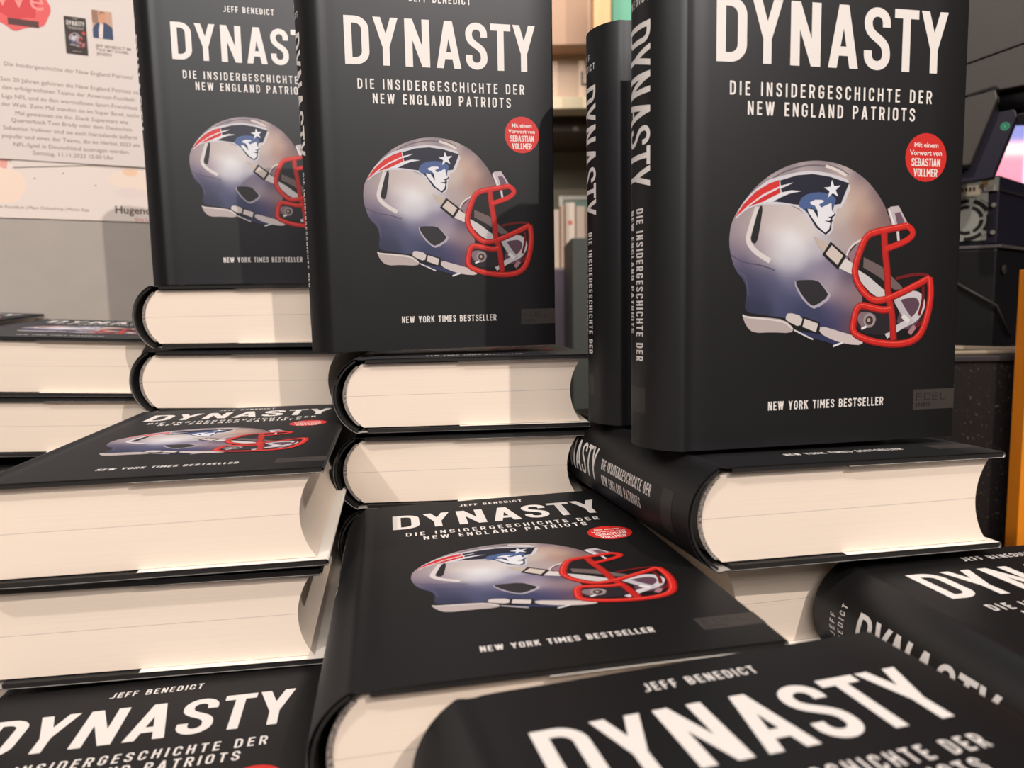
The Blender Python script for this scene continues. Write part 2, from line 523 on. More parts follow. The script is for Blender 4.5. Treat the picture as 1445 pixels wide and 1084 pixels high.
def helmet(A, step):
    X = dict(xf=hz)
    shell = [(66, 420), (75, 385), (100, 335), (140, 275), (200, 205), (270, 150), (350, 108), (440, 80), (530, 70), (620, 78), (700, 100), (775, 135), (840, 182), (895, 240), (938, 300), (960, 345), (985, 405), (1000, 440), (900, 462), (830, 477), (785, 497), (750, 530), (735, 562), (770, 640), (800, 720), (850, 790), (815, 835), (790, 900), (785, 985), (700, 968), (600, 935), (480, 905), (400, 885), (240, 868), (165, 850), (180, 760), (160, 690), (105, 640), (70, 545), (62, 480)]
    g = pc
    ctrl = [(70, 430, g(150, 130, 138)), (90, 530, g(110, 98, 118)), (110, 350, g(165, 148, 148)), (200, 215, g(140, 122, 128)), (350, 112, g(128, 112, 122)), (520, 78, g(120, 105, 118)), (640, 92, g(140, 122, 128)), (800, 160, g(105, 90, 110)), (900, 260, g(120, 98, 105)), (955, 345, g(120, 95, 98)),
            (330, 150, g(185, 168, 166)), (500, 115, g(190, 172, 170)), (680, 140, g(195, 175, 168)), (780, 220, g(198, 165, 150)), (840, 320, g(192, 158, 142)), (790, 400, g(176, 136, 124)), (900, 400, g(150, 112, 105)), (700, 350, g(200, 180, 170)), (720, 450, g(178, 158, 156)),
            (280, 350, g(196, 178, 174)), (350, 430, g(215, 200, 196)), (430, 500, g(236, 228, 228)), (420, 580, g(205, 196, 204)), (500, 430, g(218, 204, 200)), (560, 520, g(190, 180, 188)), (300, 520, g(190, 174, 178)), (160, 430, g(178, 160, 160)), (120, 480, g(160, 142, 150)), (230, 560, g(160, 142, 152)),
            (180, 620, g(82, 76, 104)), (280, 640, g(104, 96, 120)), (400, 660, g(124, 118, 142)), (520, 640, g(138, 130, 150)), (640, 640, g(130, 116, 142)), (640, 710, g(172, 154, 162)), (720, 760, g(160, 136, 142)), (780, 790, g(140, 108, 112)), (740, 690, g(92, 78, 100)),
            (373, 543, g(222, 214, 216)), (418, 600, g(196, 190, 200)), (330, 560, g(200, 190, 194)), (478, 412, g(210, 196, 192)), (390, 470, g(234, 228, 228)), (460, 560, g(206, 200, 206)), (300, 690, g(80, 78, 106)), (200, 690, g(64, 62, 88)), (450, 700, g(98, 94, 122)), (360, 370, g(204, 188, 184)), (420, 360, g(206, 190, 186)), (590, 690, g(150, 136, 152)),
            (240, 740, g(62, 62, 88)), (350, 740, g(78, 78, 108)), (420, 820, g(70, 72, 102)), (250, 820, g(50, 52, 76)), (560, 870, g(60, 62, 92)), (680, 880, g(70, 68, 104)), (700, 830, g(96, 84, 112)), (770, 900, g(96, 70, 88)), (640, 930, g(54, 54, 88)), (480, 890, g(54, 56, 90)), (190, 840, g(48, 48, 74))]
    A.gradient(shell, ctrl, 43, step, 2, xf=hz)
    # crown ridge and seams
    A.stroke([(255, 190), (330, 140), (420, 108), (510, 94), (590, 100)], 9, g(112, 98, 104), 2, **X)
    A.stroke([(590, 100), (650, 118), (712, 150)], 15, g(222, 208, 202), 1, **X)
    A.stroke([(612, 96), (680, 116), (725, 146)], 5, g(110, 96, 100), 1, **X)
    A.stroke([(120, 345), (160, 320), (250, 290), (330, 287), (430, 310), (500, 355), (560, 415), (600, 460)], 6, g(140, 124, 126), 2, **X)
    A.stroke([(75, 560), (150, 600), (250, 612), (330, 640)], 7, g(86, 76, 100), 2, **X)
    A.stroke([(120, 650), (165, 665), (190, 770)], 5, g(92, 84, 112), 1, **X)
    # rear vent
    A.stroke([(214, 312), (180, 420), (164, 490), (215, 545), (300, 592)], 27, g(220, 206, 204), 2, **X)
    A.poly([(222, 308), (245, 305), (236, 400), (220, 508), (182, 490), (190, 440)], g(30, 27, 28), 1, **X)
    # ear hole
    A.poly([(440, 700), (470, 690), (580, 688), (625, 735), (668, 780), (575, 845), (535, 828), (478, 772)], g(176, 164, 176), 1, **X)
    A.poly([(446, 698), (475, 690), (578, 690), (618, 735), (650, 775), (570, 828), (540, 820), (488, 766)], g(44, 39, 41), 1, **X)
    # team mark: pale border, dark hat with streaming tails, blue shade, white profile, star
    A.poly([(84, 385), (120, 300), (190, 225), (270, 170), (330, 155), (430, 132), (520, 124), (630, 140), (752, 182), (700, 318), (662, 320), (668, 352), (650, 385), (652, 440), (612, 468), (555, 432), (480, 345), (440, 312), (360, 300), (290, 300), (220, 300), (140, 330)], g(210, 202, 208), 1, **X)
    A.poly([(334, 175), (430, 148), (520, 141), (620, 156), (730, 190), (688, 297), (655, 302), (640, 290), (560, 302), (440, 302), (360, 290), (300, 284), (380, 245), (455, 232), (346, 236)], g(30, 28, 44), **X)
    A.poly([(88, 368), (130, 300), (200, 232), (270, 192), (329, 172), (333, 206), (240, 250), (165, 300)], g(214, 44, 40), **X)
    A.poly([(160, 312), (230, 262), (335, 212), (339, 240), (240, 286)], g(206, 40, 36), **X)
    A.poly([(96, 366), (165, 300), (240, 247), (333, 205), (335, 214), (235, 262), (165, 308)], g(226, 214, 218), **X)
    A.poly([(333, 204), (412, 186), (372, 205), (339, 217)], g(226, 218, 222), **X)
    A.poly([(339, 240), (400, 226), (458, 231), (400, 240), (345, 262), (296, 286), (240, 288)], g(226, 218, 222), **X)
    A.poly([(442, 306), (465, 255), (540, 234), (620, 243), (662, 270), (652, 300), (642, 340), (560, 345), (500, 345), (470, 322)], g(74, 94, 140), 1, **X)
    A.poly([(484, 322), (520, 318), (548, 330), (600, 330), (640, 300), (648, 340), (664, 352), (642, 370), (646, 385), (640, 398), (640, 432), (611, 458), (552, 420)], g(26, 26, 44), **X)
    A.poly([(509, 290), (540, 275), (580, 276), (592, 284), (562, 300), (578, 316), (612, 300), (633, 292), (639, 330), (654, 349), (636, 362), (618, 366), (636, 374), (628, 384), (598, 384), (634, 396), (628, 428), (607, 446), (566, 416), (506, 342), (498, 322), (530, 326), (562, 372), (556, 330), (540, 306), (520, 300)], g(232, 226, 230), **X)
    st = []
    for i in range(10):
        a = math.radians(97 - 36 * i); r = 50 if i % 2 == 0 else 19
        st.append((636 + r * math.cos(a), 222 - r * math.sin(a)))
    A.poly(st, g(232, 228, 234), **X)
    # inside of the face opening, brim, far strap
    A.poly([(835, 482), (960, 455), (990, 560), (1010, 770), (950, 800), (860, 770), (790, 680), (760, 590)], g(26, 22, 23), **X)
    A.poly([(740, 562), (800, 498), (838, 484), (820, 560), (790, 620), (770, 610)], g(150, 112, 122), **X)
    A.stroke([(840, 478), (786, 496), (750, 530), (734, 566)], 11, g(222, 206, 202), 2, **X)
    A.poly([(835, 575), (940, 622), (1060, 725), (1072, 742), (1020, 745), (930, 678), (835, 628)], g(112, 92, 90), **X)
    # upper strap with buckle
    A.poly([(540, 465), (585, 480), (650, 512), (615, 560), (575, 520)], g(196, 176, 162), **X)
    A.poly([(640, 492), (736, 566), (692, 640), (596, 560)], g(30, 26, 26), **X)
    A.poly([(648, 512), (716, 566), (686, 614), (614, 556)], g(212, 192, 182), **X)
    A.poly([(730, 578), (782, 612), (772, 664), (696, 630)], g(220, 206, 200), **X)
    A.poly([(796, 634), (870, 676), (968, 750), (976, 778), (930, 786), (880, 756), (812, 690)], g(208, 197, 195), 0, **X)
    # chin cup
    A.poly([(1040, 770), (1130, 750), (1190, 790), (1200, 860), (1160, 930), (1110, 960), (1040, 930), (1060, 850)], g(96, 66, 78), 1, **X)
    A.stroke([(1020, 790), (1100, 770), (1155, 768), (1186, 800), (1188, 840), (1150, 900), (1075, 930), (985, 985)], 34, g(206, 194, 196), 2, **X)
    A.stroke([(1040, 800), (1080, 862), (1130, 920)], 36, g(192, 180, 184), 1, **X)
    A.stroke([(1075, 880), (1115, 912)], 24, g(226, 216, 214), 0, **X)
    A.stroke([(1150, 935), (1120, 975)], 26, g(170, 120, 126), 0, **X)
    # jaw pad and bolt
    A.poly([(815, 850), (900, 845), (1000, 860), (1020, 960), (950, 985), (830, 965), (800, 900)], g(40, 32, 36), 1, **X)
    A.poly([(822, 862), (880, 858), (930, 885), (910, 940), (850, 945), (815, 905)], g(132, 108, 112), 1, **X)
    A.poly([(885 + 34 * math.cos(i / 3), 902 + 36 * math.sin(i / 3)) for i in range(19)], g(160, 140, 142), **X)
    A.poly([(885 + 22 * math.cos(i / 3), 904 + 24 * math.sin(i / 3)) for i in range(19)], g(62, 48, 48), **X)
    A.poly([(882 + 9 * math.cos(i / 3), 902 + 10 * math.sin(i / 3)) for i in range(19)], g(190, 160, 130), **X)
    A.stroke([(842, 948), (870, 935)], 12, g(232, 222, 226), 0, **X)
    # lower strap
    A.poly([(155, 868), (180, 876), (300, 884), (400, 896), (456, 942), (440, 966), (330, 960), (228, 964), (184, 930)], g(186, 168, 164), 1, **X)
    A.stroke([(160, 870), (180, 882), (300, 892), (400, 906), (448, 944)], 8, g(222, 210, 206), 1, **X)
    A.poly([(450, 950), (600, 972), (760, 1018), (700, 1030), (560, 990)], g(48, 50, 84), **X)
    A.poly([(404, 882), (418, 858), (505, 880), (494, 938), (410, 902)], g(212, 196, 190), 1, **X)
    A.poly([(505, 880), (604, 912), (592, 975), (490, 938)], g(28, 25, 27), **X)
    A.poly([(514, 892), (592, 918), (582, 962), (504, 934)], g(214, 198, 192), **X)
    A.poly([(606, 928), (700, 955), (800, 982), (856, 1000), (852, 1032), (760, 1026), (680, 1004), (600, 966)], g(208, 190, 186), 1, **X)
    A.stroke([(456, 950), (568, 1000)], 8, g(214, 204, 206), 0, **X)
    A.stroke([(684, 1036), (738, 1018)], 10, g(230, 222, 222), 0, **X)
    # clip on the brow
    A.poly([(958, 325), (975, 312), (1022, 308), (1080, 402), (1070, 430), (1000, 440)], g(196, 180, 182), 0, **X)
    A.poly([(1000, 345), (1030, 340), (1062, 392), (1020, 410)], g(112, 84, 98), **X)
    A.stroke([(968, 330), (1008, 425)], 9, g(232, 222, 220), 0, **X)
    A.stroke([(1022, 435), (1030, 490)], 14, g(214, 200, 202), 0, **X)
    # face guard: dark far bars, then near bars with a lighter ridge
    far, dk, rd, hi = g(110, 22, 22), g(150, 22, 20), g(212, 38, 30), g(238, 92, 76)
    A.stroke([(1025, 688), (1110, 668), (1200, 664), (1228, 690)], 17, far, 2, **X)
    A.stroke([(1186, 730), (1190, 800), (1170, 880)], 16, far, 1, **X)
    A.stroke([(1160, 940), (1200, 900), (1215, 850)], 18, far, 1, **X)
    bars = [[(945, 440), (952, 530), (975, 650), (985, 780), (1012, 850), (1030, 1008)],
            [(955, 535), (1060, 500), (1108, 470), (1114, 440), (1078, 412)],
            [(1078, 412), (960, 432), (875, 448), (840, 472), (815, 530), (790, 610), (786, 660), (812, 722), (880, 792), (935, 803), (1000, 788), (1120, 735), (1222, 684)],
            [(1012, 845), (960, 852), (900, 838), (830, 822), (806, 850), (796, 900), (790, 968), (870, 1004), (960, 1024), (1070, 1030), (1150, 1012), (1196, 965), (1226, 860), (1234, 760), (1222, 684)]]
    for i, b in enumerate(bars):
        w = 38 if i != 1 else 33
        A.stroke(b, w, dk, 3, **X)
    for i, b in enumerate(bars):
        A.stroke([(x - 2, y - 3) for x, y in b], 27, rd if i else g(190, 34, 28), 3, **X)
    for b in bars[2:]:
        A.stroke([(x - 6, y - 7) for x, y in b], 4, hi, 3, **X)

def cover_art(step=16, fine=True):
    A = Art()
    A.lay = 1
    A.text('JEFF BENEDICT', 54.3, 92.3, 212.0, 4.6, WHITE, 0.145, 0.50)
    # the title, letter by letter
    for ch, a, b in (('D', 0, .124), ('Y', .146, .272), ('N', .306, .434), ('A', .468, .598), ('S', .623, .739), ('T', .757, .866), ('Y', .878, 1.0)):
        x0, x1 = 14.9 + a * 118.2, 14.9 + b * 118.2
        w = glyph(ch, 0.146, 0.48)[0]
        A.letter(ch, x0, 174.1, (x1 - x0) / w, 27.9, 0.146, 0.48, WHITE)
    A.text('DIE INSIDERGESCHICHTE DER', 21.6, 125.7, 160.1, 6.0, WHITE, 0.140, 0.48)
    A.text('NEW ENGLAND PATRIOTS', 30.4, 116.8, 151.7, 6.0, WHITE, 0.140, 0.48)
    A.disc(123.7, 135.3, 11.3, RED)
    A.lay = 2
    if fine:
        font_text(A, 'Mit einem', 123.7, 140.0, 3.3, WHITE, 'CENTER', None, 0.06)
        font_text(A, 'Vorwort von', 123.7, 136.3, 3.3, WHITE, 'CENTER', None, 0.06)
    A.text('SEBASTIAN', 115.8, 131.6, 131.2, 3.7, WHITE, 0.145, 0.46)
    A.text('VOLLMER', 117.2, 130.2, 126.4, 3.7, WHITE, 0.145, 0.46)
    A.lay = None
    helmet(A, step)
    A.lay = 1
    A.text('NEW YORK TIMES BESTSELLER', 43.0, 104.6, 17.3, 4.1, WHITE, 0.15, 0.48)
    A.poly([(121.4, 14.3), (144.6, 14.3), (144.6, 24.2), (121.4, 24.2)], BOX)
    dark = (0.012, 0.010, 0.010)
    A.lay = 2
    for k, ch in enumerate('EDEL'):
        A.letter(ch, 123.0 + k * 4.6, 18.8, 4.0, 3.6, 0.11, 0.9, dark)
    A.text('SPORTS', 123.0, 131.0, 15.7, 1.8, dark, 0.2, 0.5)
    return A

def spine_art():
    """x runs along the book from head to tail, y across the spine from the back edge (0) to the front edge (1)"""
    A = Art()
    A.lay = 1
    for ch, a, b in (('D', 0, .124), ('Y', .140, .272), ('N', .302, .430), ('A', .462, .598), ('S', .623, .739), ('T', .752, .866), ('Y', .874, 1.0)):
        w = glyph(ch, 0.11, 0.40)[0]
        x0, x1 = 31.0 + a * 73, 31.0 + b * 73
        A.letter(ch, x0, 21.5, (x1 - x0) / w, 19.2, 0.11, 0.40, WHITE)
    A.text('DIE INSIDERGESCHICHTE DER', 113.5, 184.5, 30.5, 5.8, WHITE, 0.14, 0.40)
    A.text('NEW ENGLAND PATRIOTS', 113.5, 171.5, 21.5, 5.8, WHITE, 0.14, 0.40)
    A.text('JEFF', 23.5, 34.0, 0, 3.6, WHITE, 0.145, 0.50, xf=lambda p: (16.5 - p[1], p[0]))
    A.text('BENEDICT', 17.5, 40.0, 0, 3.6, WHITE, 0.145, 0.50, xf=lambda p: (22.5 - p[1], p[0]))
    ys = [18 + 20 * k / 24 for k in range(25)]
    A.raw([(x, y) for y in ys for x in (197, 209)], [(2 * k, 2 * k + 1, 2 * k + 3, 2 * k + 2) for k in range(24)], (0.026, 0.023, 0.022))
    return A

def spine_profile(off, x_in, n=28):
    """outer spine curve from the front hinge round to the back hinge, pulled in by off; (u, w) in metres"""
    h = BT / 2 - off
    s = BULGE - off * 0.9
    R = (h * h + s * s) / (2 * s)
    a = math.asin(min(1, h / R))
    return [(x_in - s + R - R * math.cos(-a + 2 * a * i / n), BT / 2 + R * math.sin(-a + 2 * a * i / n)) for i in range(n + 1)]

EPS = 0.00042                # room for the ink layers
def jacket_mesh():
    th = 0.0003
    mb = MB()
    W, T = BW, BT
    def nose(w_out, w_in, u, n=6, flip=False):
        c = (w_out + w_in) / 2; r = abs(w_in - w_out) / 2
        pts = []
        for i in range(n + 1):
            a = -math.pi / 2 + math.pi * i / n
            pts.append((u - r * .8 + r * .8 * math.cos(a), c + (w_in - w_out) / 2 * math.sin(a)))
        return pts
    flapw = 0.0034
    front_nose = nose(EPS, flapw, W)                      # outer -> inner, at the fore-edge
    path = [(W - 0.082, flapw + .0001)] + list(reversed(front_nose))
    path += [(W - .02, EPS), (W * .5, EPS), (.012, EPS), (.008, EPS + .00012), (.0055, EPS + .00045), (.0035, EPS + .00045), (.0015, EPS + .0001)]
    sp = spine_profile(EPS, 0.0)
    path += sp[0:1] and [(p[0], p[1]) for p in sp]
    back = [(.0015, T - EPS - .0001), (.0035, T - EPS - .00045), (.0055, T - EPS - .00045), (.008, T - EPS - .00012), (.012, T - EPS), (W * .5, T - EPS), (W - .02, T - EPS)]
    path += back
    path += [(u, T - w) for u, w in front_nose]
    path += [(W - 0.082, T - flapw - .0001)]
    i_n0 = 1 + len(front_nose)
    n = len(path)
    # inner side by normal offset
    inn = []
    for i in range(n):
        a = Vector(path[max(0, i - 1)]); b = Vector(path[min(n - 1, i + 1)])
        d = (b - a).normalized()
        inn.append((path[i][0] + (-d.y) * -th, path[i][1] + d.x * -th))
    # decide which side is inside: for the front panel (moving towards -u) the inside is +w
    if inn[i_n0 + 1][1] < path[i_n0 + 1][1]:
        inn = [(2 * p[0] - q[0], 2 * p[1] - q[1]) for p, q in zip(path, inn)]
    vs = [0.0, BH]
    white = (0.78, 0.76, 0.72)
    cols = []
    for i in range(n):
        flap = i < 4 or i >= n - 4
        cols.append(white if flap else INK)
    verts, vc = [], []
    for v in vs:
        for i, p in enumerate(path): verts.append((p[0], v, T - p[1])); vc.append(cols[i])
    for v in vs:
        for i, p in enumerate(inn): verts.append((p[0], v, T - p[1])); vc.append(cols[i] if cols[i] == white else (0.35, 0.34, 0.33))
    N = n
    fo = [(i, i + 1, N + i + 1, N + i) for i in range(N - 1)]
    fi = [(2 * N + i + 1, 2 * N + i, 3 * N + i, 3 * N + i + 1) for i in range(N - 1)]
    mb.add(verts, fo + fi, vc, 0, True)
    edge = [(i + 1, i, 2 * N + i, 2 * N + i + 1) for i in range(N - 1)] + [(N + i, N + i + 1, 3 * N + i + 1, 3 * N + i) for i in range(N - 1)]
    ends = [(0, N, 3 * N, 2 * N), (N - 1, 2 * N + N - 1, 3 * N + N - 1, 2 * N - 1)]
    ec = [INK for c in vc]
    mb.add(verts, edge + ends, ec, 0, False)
    # printed front
    cover_art().emit(mb, lambda u, v, h: (u / 1000, v / 1000, T - EPS + h))
    # printed spine
    P = spine_profile(EPS, 0.0, 120)
    L = [0]
    for a, b in zip(P, P[1:]): L.append(L[-1] + math.dist(a, b))
    tot = L[-1] * 1000
    k = [0]
    def spos(x, y, h):
        s = (tot - (y - 28.75 + tot / 2)) / 1000          # y counts from the back edge
        s = min(max(s, 0), L[-1] - 1e-9)
        j = next(i for i in range(len(L) - 1) if L[i + 1] >= s)
        f = (s - L[j]) / (L[j + 1] - L[j])
        a, b = P[j], P[j + 1]
        d = Vector((b[0] - a[0], b[1] - a[1])).normalized()
        nrm = Vector((-d.y, d.x))
        if nrm.x > 0: nrm = -nrm
        u = a[0] + (b[0] - a[0]) * f + nrm.x * (h + .00010)
        w = a[1] + (b[1] - a[1]) * f + nrm.y * (h + .00010)
        return (u, BH - x / 1000, T - w)
    spine_art().emit(mb, spos)
    return mb.mesh('dust_jacket')

def case_mesh():
    mb = MB()
    W, T = BW, BT
    for w0, w1 in ((EPS + .0004, .0030), (T - .0030, T - EPS - .0004)):
        mb.box(.0065, W - .0012, .0004, BH - .0004, T - w1, T - w0)
    o = spine_profile(.0014, 0.0005); i = spine_profile(.0026, 0.0005)
    poly = [(u, T - w) for u, w in o] + [(u, T - w) for u, w in reversed(i)]
    mb.prism(poly, .0004, BH - .0004, 'y')
    return mb.mesh('hard_cover', True)

def page_profile():
    T = BT; tb = .0037
    h = T / 2 - tb
    s = .0105
    R = (h * h + s * s) / (2 * s); a = math.asin(h / R); n = 20
    left = [(.0040 - s + R - R * math.cos(-a + 2 * a * i / n), T / 2 + R * math.sin(-a + 2 * a * i / n)) for i in range(n + 1)]
    s2 = .0068
    R2 = (h * h + s2 * s2) / (2 * s2); a2 = math.asin(h / R2)
    x = BW - .0055
    right = [(x - s2 + R2 - R2 * math.cos(-a2 + 2 * a2 * i / n), T / 2 + R2 * math.sin(-a2 + 2 * a2 * i / n)) for i in range(n + 1)]
    return left, right

def page_mesh():
    left, right = page_profile()
    mb = MB()
    poly = [(u, BT - w) for u, w in left] + [(u, BT - w) for u, w in reversed(right)]
    mb.prism(poly, .0036, BH - .0036, 'y')
    return mb.mesh('page_block', True)

def band_mesh(v0, v1):
    left, right = page_profile()
    mb = MB()
    inner = [(u + .0004, BT - w) for u, w in left[1:-1]]
    outer = [(u - .0016, BT - w) for u, w in left[1:-1]]
    mb.prism(outer + inner[::-1], v0, v1, 'y')
    return mb.mesh('headband', True)

def book_proto():
    root = empty('hardcover_book')
    for nm, me, m in (('dust_jacket', jacket_mesh(), M_JACKET), ('hard_cover', case_mesh(), M_CASE), ('page_block', page_mesh(), M_PAGE), ('headband', band_mesh(.0030, .0046), M_BAND), ('headband', band_mesh(BH - .0046, BH - .0030), M_BAND)):
        link_mesh(nm, me, root, [m])
    return root

def rot(ax, a): return Matrix.Rotation(a, 3, ax)

def book_matrix(q, standing):
    x, y, z, yaw, a, b = q
    U = Vector((math.cos(yaw), math.sin(yaw), 0)); Bk = Vector((-math.sin(yaw), math.cos(yaw), 0)); Z = Vector((0, 0, 1))
    if standing:
        V = Z * math.cos(a) + Bk * math.sin(a); Wd = Bk * math.cos(a) - Z * math.sin(a)
        R = rot(Wd, b); U, V = R @ U, R @ V
    else:
        R = rot(U, a) @ rot(Bk, b); U, V, Wd = R @ U, R @ Bk, R @ -Z
    o = Vector((x, y, z + ZC)) + Wd * BT
    m = Matrix.Identity(4)
    for i in range(3):
        m[i][0], m[i][1], m[i][2], m[i][3] = U[i], V[i], -Wd[i], o[i]
    return m

PROTO = book_proto()
_used = [False]
GROUP = 'copies of the same black hardcover book'
def book(q, standing, label):
    if not _used[0]: r = PROTO; _used[0] = True
    else:
        r = PROTO.copy(); COL.objects.link(r)
        for ch in list(PROTO.children):
            c = ch.copy(); COL.objects.link(c); c.parent = r
    r.matrix_world = book_matrix(q, standing)
    tag(r, label, 'book', GROUP)
    return r
TABLE_Z = -0.2200
T = BT + .0001
# --- upright books
book((0.0780, 0.3383, -0.0680, 0.2084, 0.0072, 0.0009), True, 'black book standing upright at the right front, both spine and cover in view')
book((0.0625, 0.4277, -0.0700, 0.0757, 0.008, -0.0006), True, 'black book standing upright behind the right front one, mostly just its spine in view')
book((-0.1114, 0.4701, -0.0276, 0.2232, -0.0298, -0.0094), True, 'black helmet-cover book standing upright in the middle, on the centre stack')
book((-0.2737, 0.6032, 0.0209, 0.2604, -0.0097, -0.0071), True, 'black helmet-cover book standing upright at the back left, beside the wall poster')
# --- lying books, pile by pile
book((0.0872, 0.3118, -0.0692, 0.2105, -0.0209, 0.0088), False, 'lying book under the right front upright book, page edge and lettered spine in view')
book((0.1758, 0.5824, -0.1226, math.pi + 0.25, 0.0209, -0.0040), False, 'lying book two below the right front upright book, a corner of pages in view')
book((0.1150, 0.3720, TABLE_Z + T, 0.2105, 0, 0), False, 'bottom book of the stack carrying the right front upright book')
book((-0.0956, 0.4530, -0.0304, 0.0815, -0.0048, -0.002), False, 'lying book straight under the middle upright book, cream page edge to the front')
book((-0.0985, 0.4577, -0.0793, 0.0396, 0.0071, -0.0060), False, 'lying book two below the middle upright book, diagonal shadow on its pages')
book((-0.0971, 0.4577, -0.1262, 0.12, 0.0071, -0.0060), False, 'lying book third from the top under the middle upright book, almost hidden')
book((-0.0971, 0.4577, -0.1731, 0.12, 0.002, -0.001), False, 'lying book fourth from the top under the middle upright book')
book((-0.2641, 0.5516, 0.0191, -0.03, -0.0013, 0.0025), False, 'lying book straight under the back left upright book, top of that stack')
book((-0.2680, 0.5492, -0.0286, -0.03, -0.0059, 0.0090), False, 'lying book second from the top under the back left upright book, spine edge at left')
for zb, nm in ((-0.0774, 'third'), (-0.1236, 'second'), (-0.1706, 'first')):
    book((-0.2770, 0.5560, zb, -0.03, -0.004 if nm == 'third' else 0, 0.004 if nm == 'third' else 0), False, 'lying book %s from the bottom of the back left stack' % nm)
book((-0.2280, 0.3070, -0.0709, 0.1575, -0.0002, -0.0077), False, 'lying book at the left with helmet cover seen flat, on top of two others')
book((-0.2318, 0.3113, -0.1180, 0.1579, 0.0027, 0.0058), False, 'lying book straight under the flat helmet cover at the left, pages in view')
book((-0.2318, 0.3150, TABLE_Z + T, 0.1579, 0, 0), False, 'bottom book of the left stack, under two others')
book((-0.1883, 0.0888, -0.1639, 0.1945, -0.0101, -0.0071), False, 'lying book in the bottom left corner, white title cut by the picture edge')
book((-0.0515, 0.2169, -0.1161, 0.1635, -0.0153, -0.0260), False, 'lying book in the middle front with the whole helmet cover in view from above')
book((-0.0515, 0.2180, TABLE_Z + T, 0.1635, -0.004, 0), False, 'lying book under the middle front one with the whole helmet cover')
book((0.0421, -0.0085, -0.1121, 0.2683, -0.0095, -0.0086), False, 'nearest lying book at the bottom edge, huge blurred white title')
book((0.0421, -0.0070, TABLE_Z + T, 0.2683, 0, 0), False, 'lying book under the nearest one at the bottom edge')
book((0.1943, 0.1179, -0.1185, 0.1840, -0.0106, -0.0017), False, 'lying book in the bottom right corner with author name and title start on its spine')
book((0.1943, 0.1190, TABLE_Z + T, 0.1840, 0, 0), False, 'lying book under the bottom right one with the lettered spine')
book((-0.4200, 0.5512, -0.0143, 0.2481, 0.0387, 0.0491), False, 'lying book at the far left back, grey helmet cover seen edge-on before the wall')
book((-0.4200, 0.5540, -0.0613, 0.2476, 0.0387, 0.0480), False, 'lying book straight under the far left back one, page edge to the front')
book((-0.4200, 0.5580, -0.1170, 0.2476, 0.02, 0.01), False, 'lying book third from the top of the far left back stack')
book((-0.4200, 0.5580, TABLE_Z + T, 0.2476, 0, 0), False, 'bottom lying book of the far left back stack')
book((-0.5800, 0.5495, -0.0015, 0.2652, 0.0358, 0.0493), False, 'lying book at the left picture edge, only the right corner of its cover in view')
for zb, nm in ((-0.0635, 'third'), (-0.1135, 'second'), (-0.1635, 'first')):
    book((-0.5950, 0.5530, zb, 0.2652, 0.01 if nm == 'third' else 0, 0.01 if nm == 'third' else 0), False, 'lying book %s from the bottom of the stack at the left picture edge' % nm)
book((-0.4720, 0.2870, -0.1110, 0.10, -0.004, 0.0), False, 'lying book at the left picture edge, dark, only a white letter end in view')
book((-0.4720, 0.2870, TABLE_Z + T, 0.10, 0, 0), False, 'lying book under the one with a white letter end at the left picture edge')

# ------------------------------------------------------------------ display table
M_TABLE = new_mat('pale_laminate', (0.50, 0.45, 0.40), 0.5, noise=((6, 60, 6), .06))
tb = empty('display_table', loc=(-0.1, 0.35, 0))
tag(tb, 'pale display table carrying all the stacks of black books', 'table')
zt = TABLE_Z + ZC
m = MB(); m.box(-.64, .48, -.55, .47, zt - .03, zt); m.build('table_top', M_TABLE, tb, bevel=.002)
for sx in (-.60, .44):
    for sy in (-.50, .43):
        m = MB(); m.box(sx - .025, sx + .025, sy - .025, sy + .025, 0, zt - .03); m.build('leg', M_TABLE, tb)
m = MB(); m.box(-4, 4, -3, 5, -.02, 0)
tag(m.build('floor', new_mat('dark_shop_floor', (0.12, 0.10, 0.085), 0.5, noise=((3, 3, 3), .2))), kind='structure')

# ------------------------------------------------------------------ grey wall panel with poster and notice
YAWW = 0.47
WS = Vector((math.cos(YAWW), math.sin(YAWW), 0)); WN = Vector((math.sin(YAWW), -math.cos(YAWW), 0))
W0 = Vector((-.40, .862, 0))
wm = Matrix.Identity(4)
for i in range(3): wm[i][0], wm[i][1], wm[i][2], wm[i][3] = WS[i], (0, 0, 1)[i], WN[i], (W0 + Vector((0, 0, ZC)))[i]
M_WALL = new_mat('grey_panel_paint', (0.40, 0.375, 0.355), 0.55, noise=((40, 40, 40), .03))
m = MB(); m.box(-.62, .30, TABLE_Z + .001, .75, -.03, 0)
o = m.build('wall_left', M_WALL); o.matrix_world = wm; tag(o, kind='structure')
def wall_xy(px, py):
    p = on_plane(px, py, W0, WN) - W0
    return (p.dot(WS) * 1000, p.z * 1000)
def sheet(name, corners, z, art, label, cat, paper=(0.78, 0.73, 0.70)):
    mb = MB()
    c = [(a / 1000, b / 1000) for a, b in corners]
    z += .0008
    mb.prism(c, z, z + .0004, 'z', paper)
    art.emit(mb, lambda u, v, h: (u / 1000, v / 1000, z + .0004 + h))
    o = mb.build(name, M_PAPER, None, fix=False)
    o.matrix_world = wm
    return tag(o, label, cat)
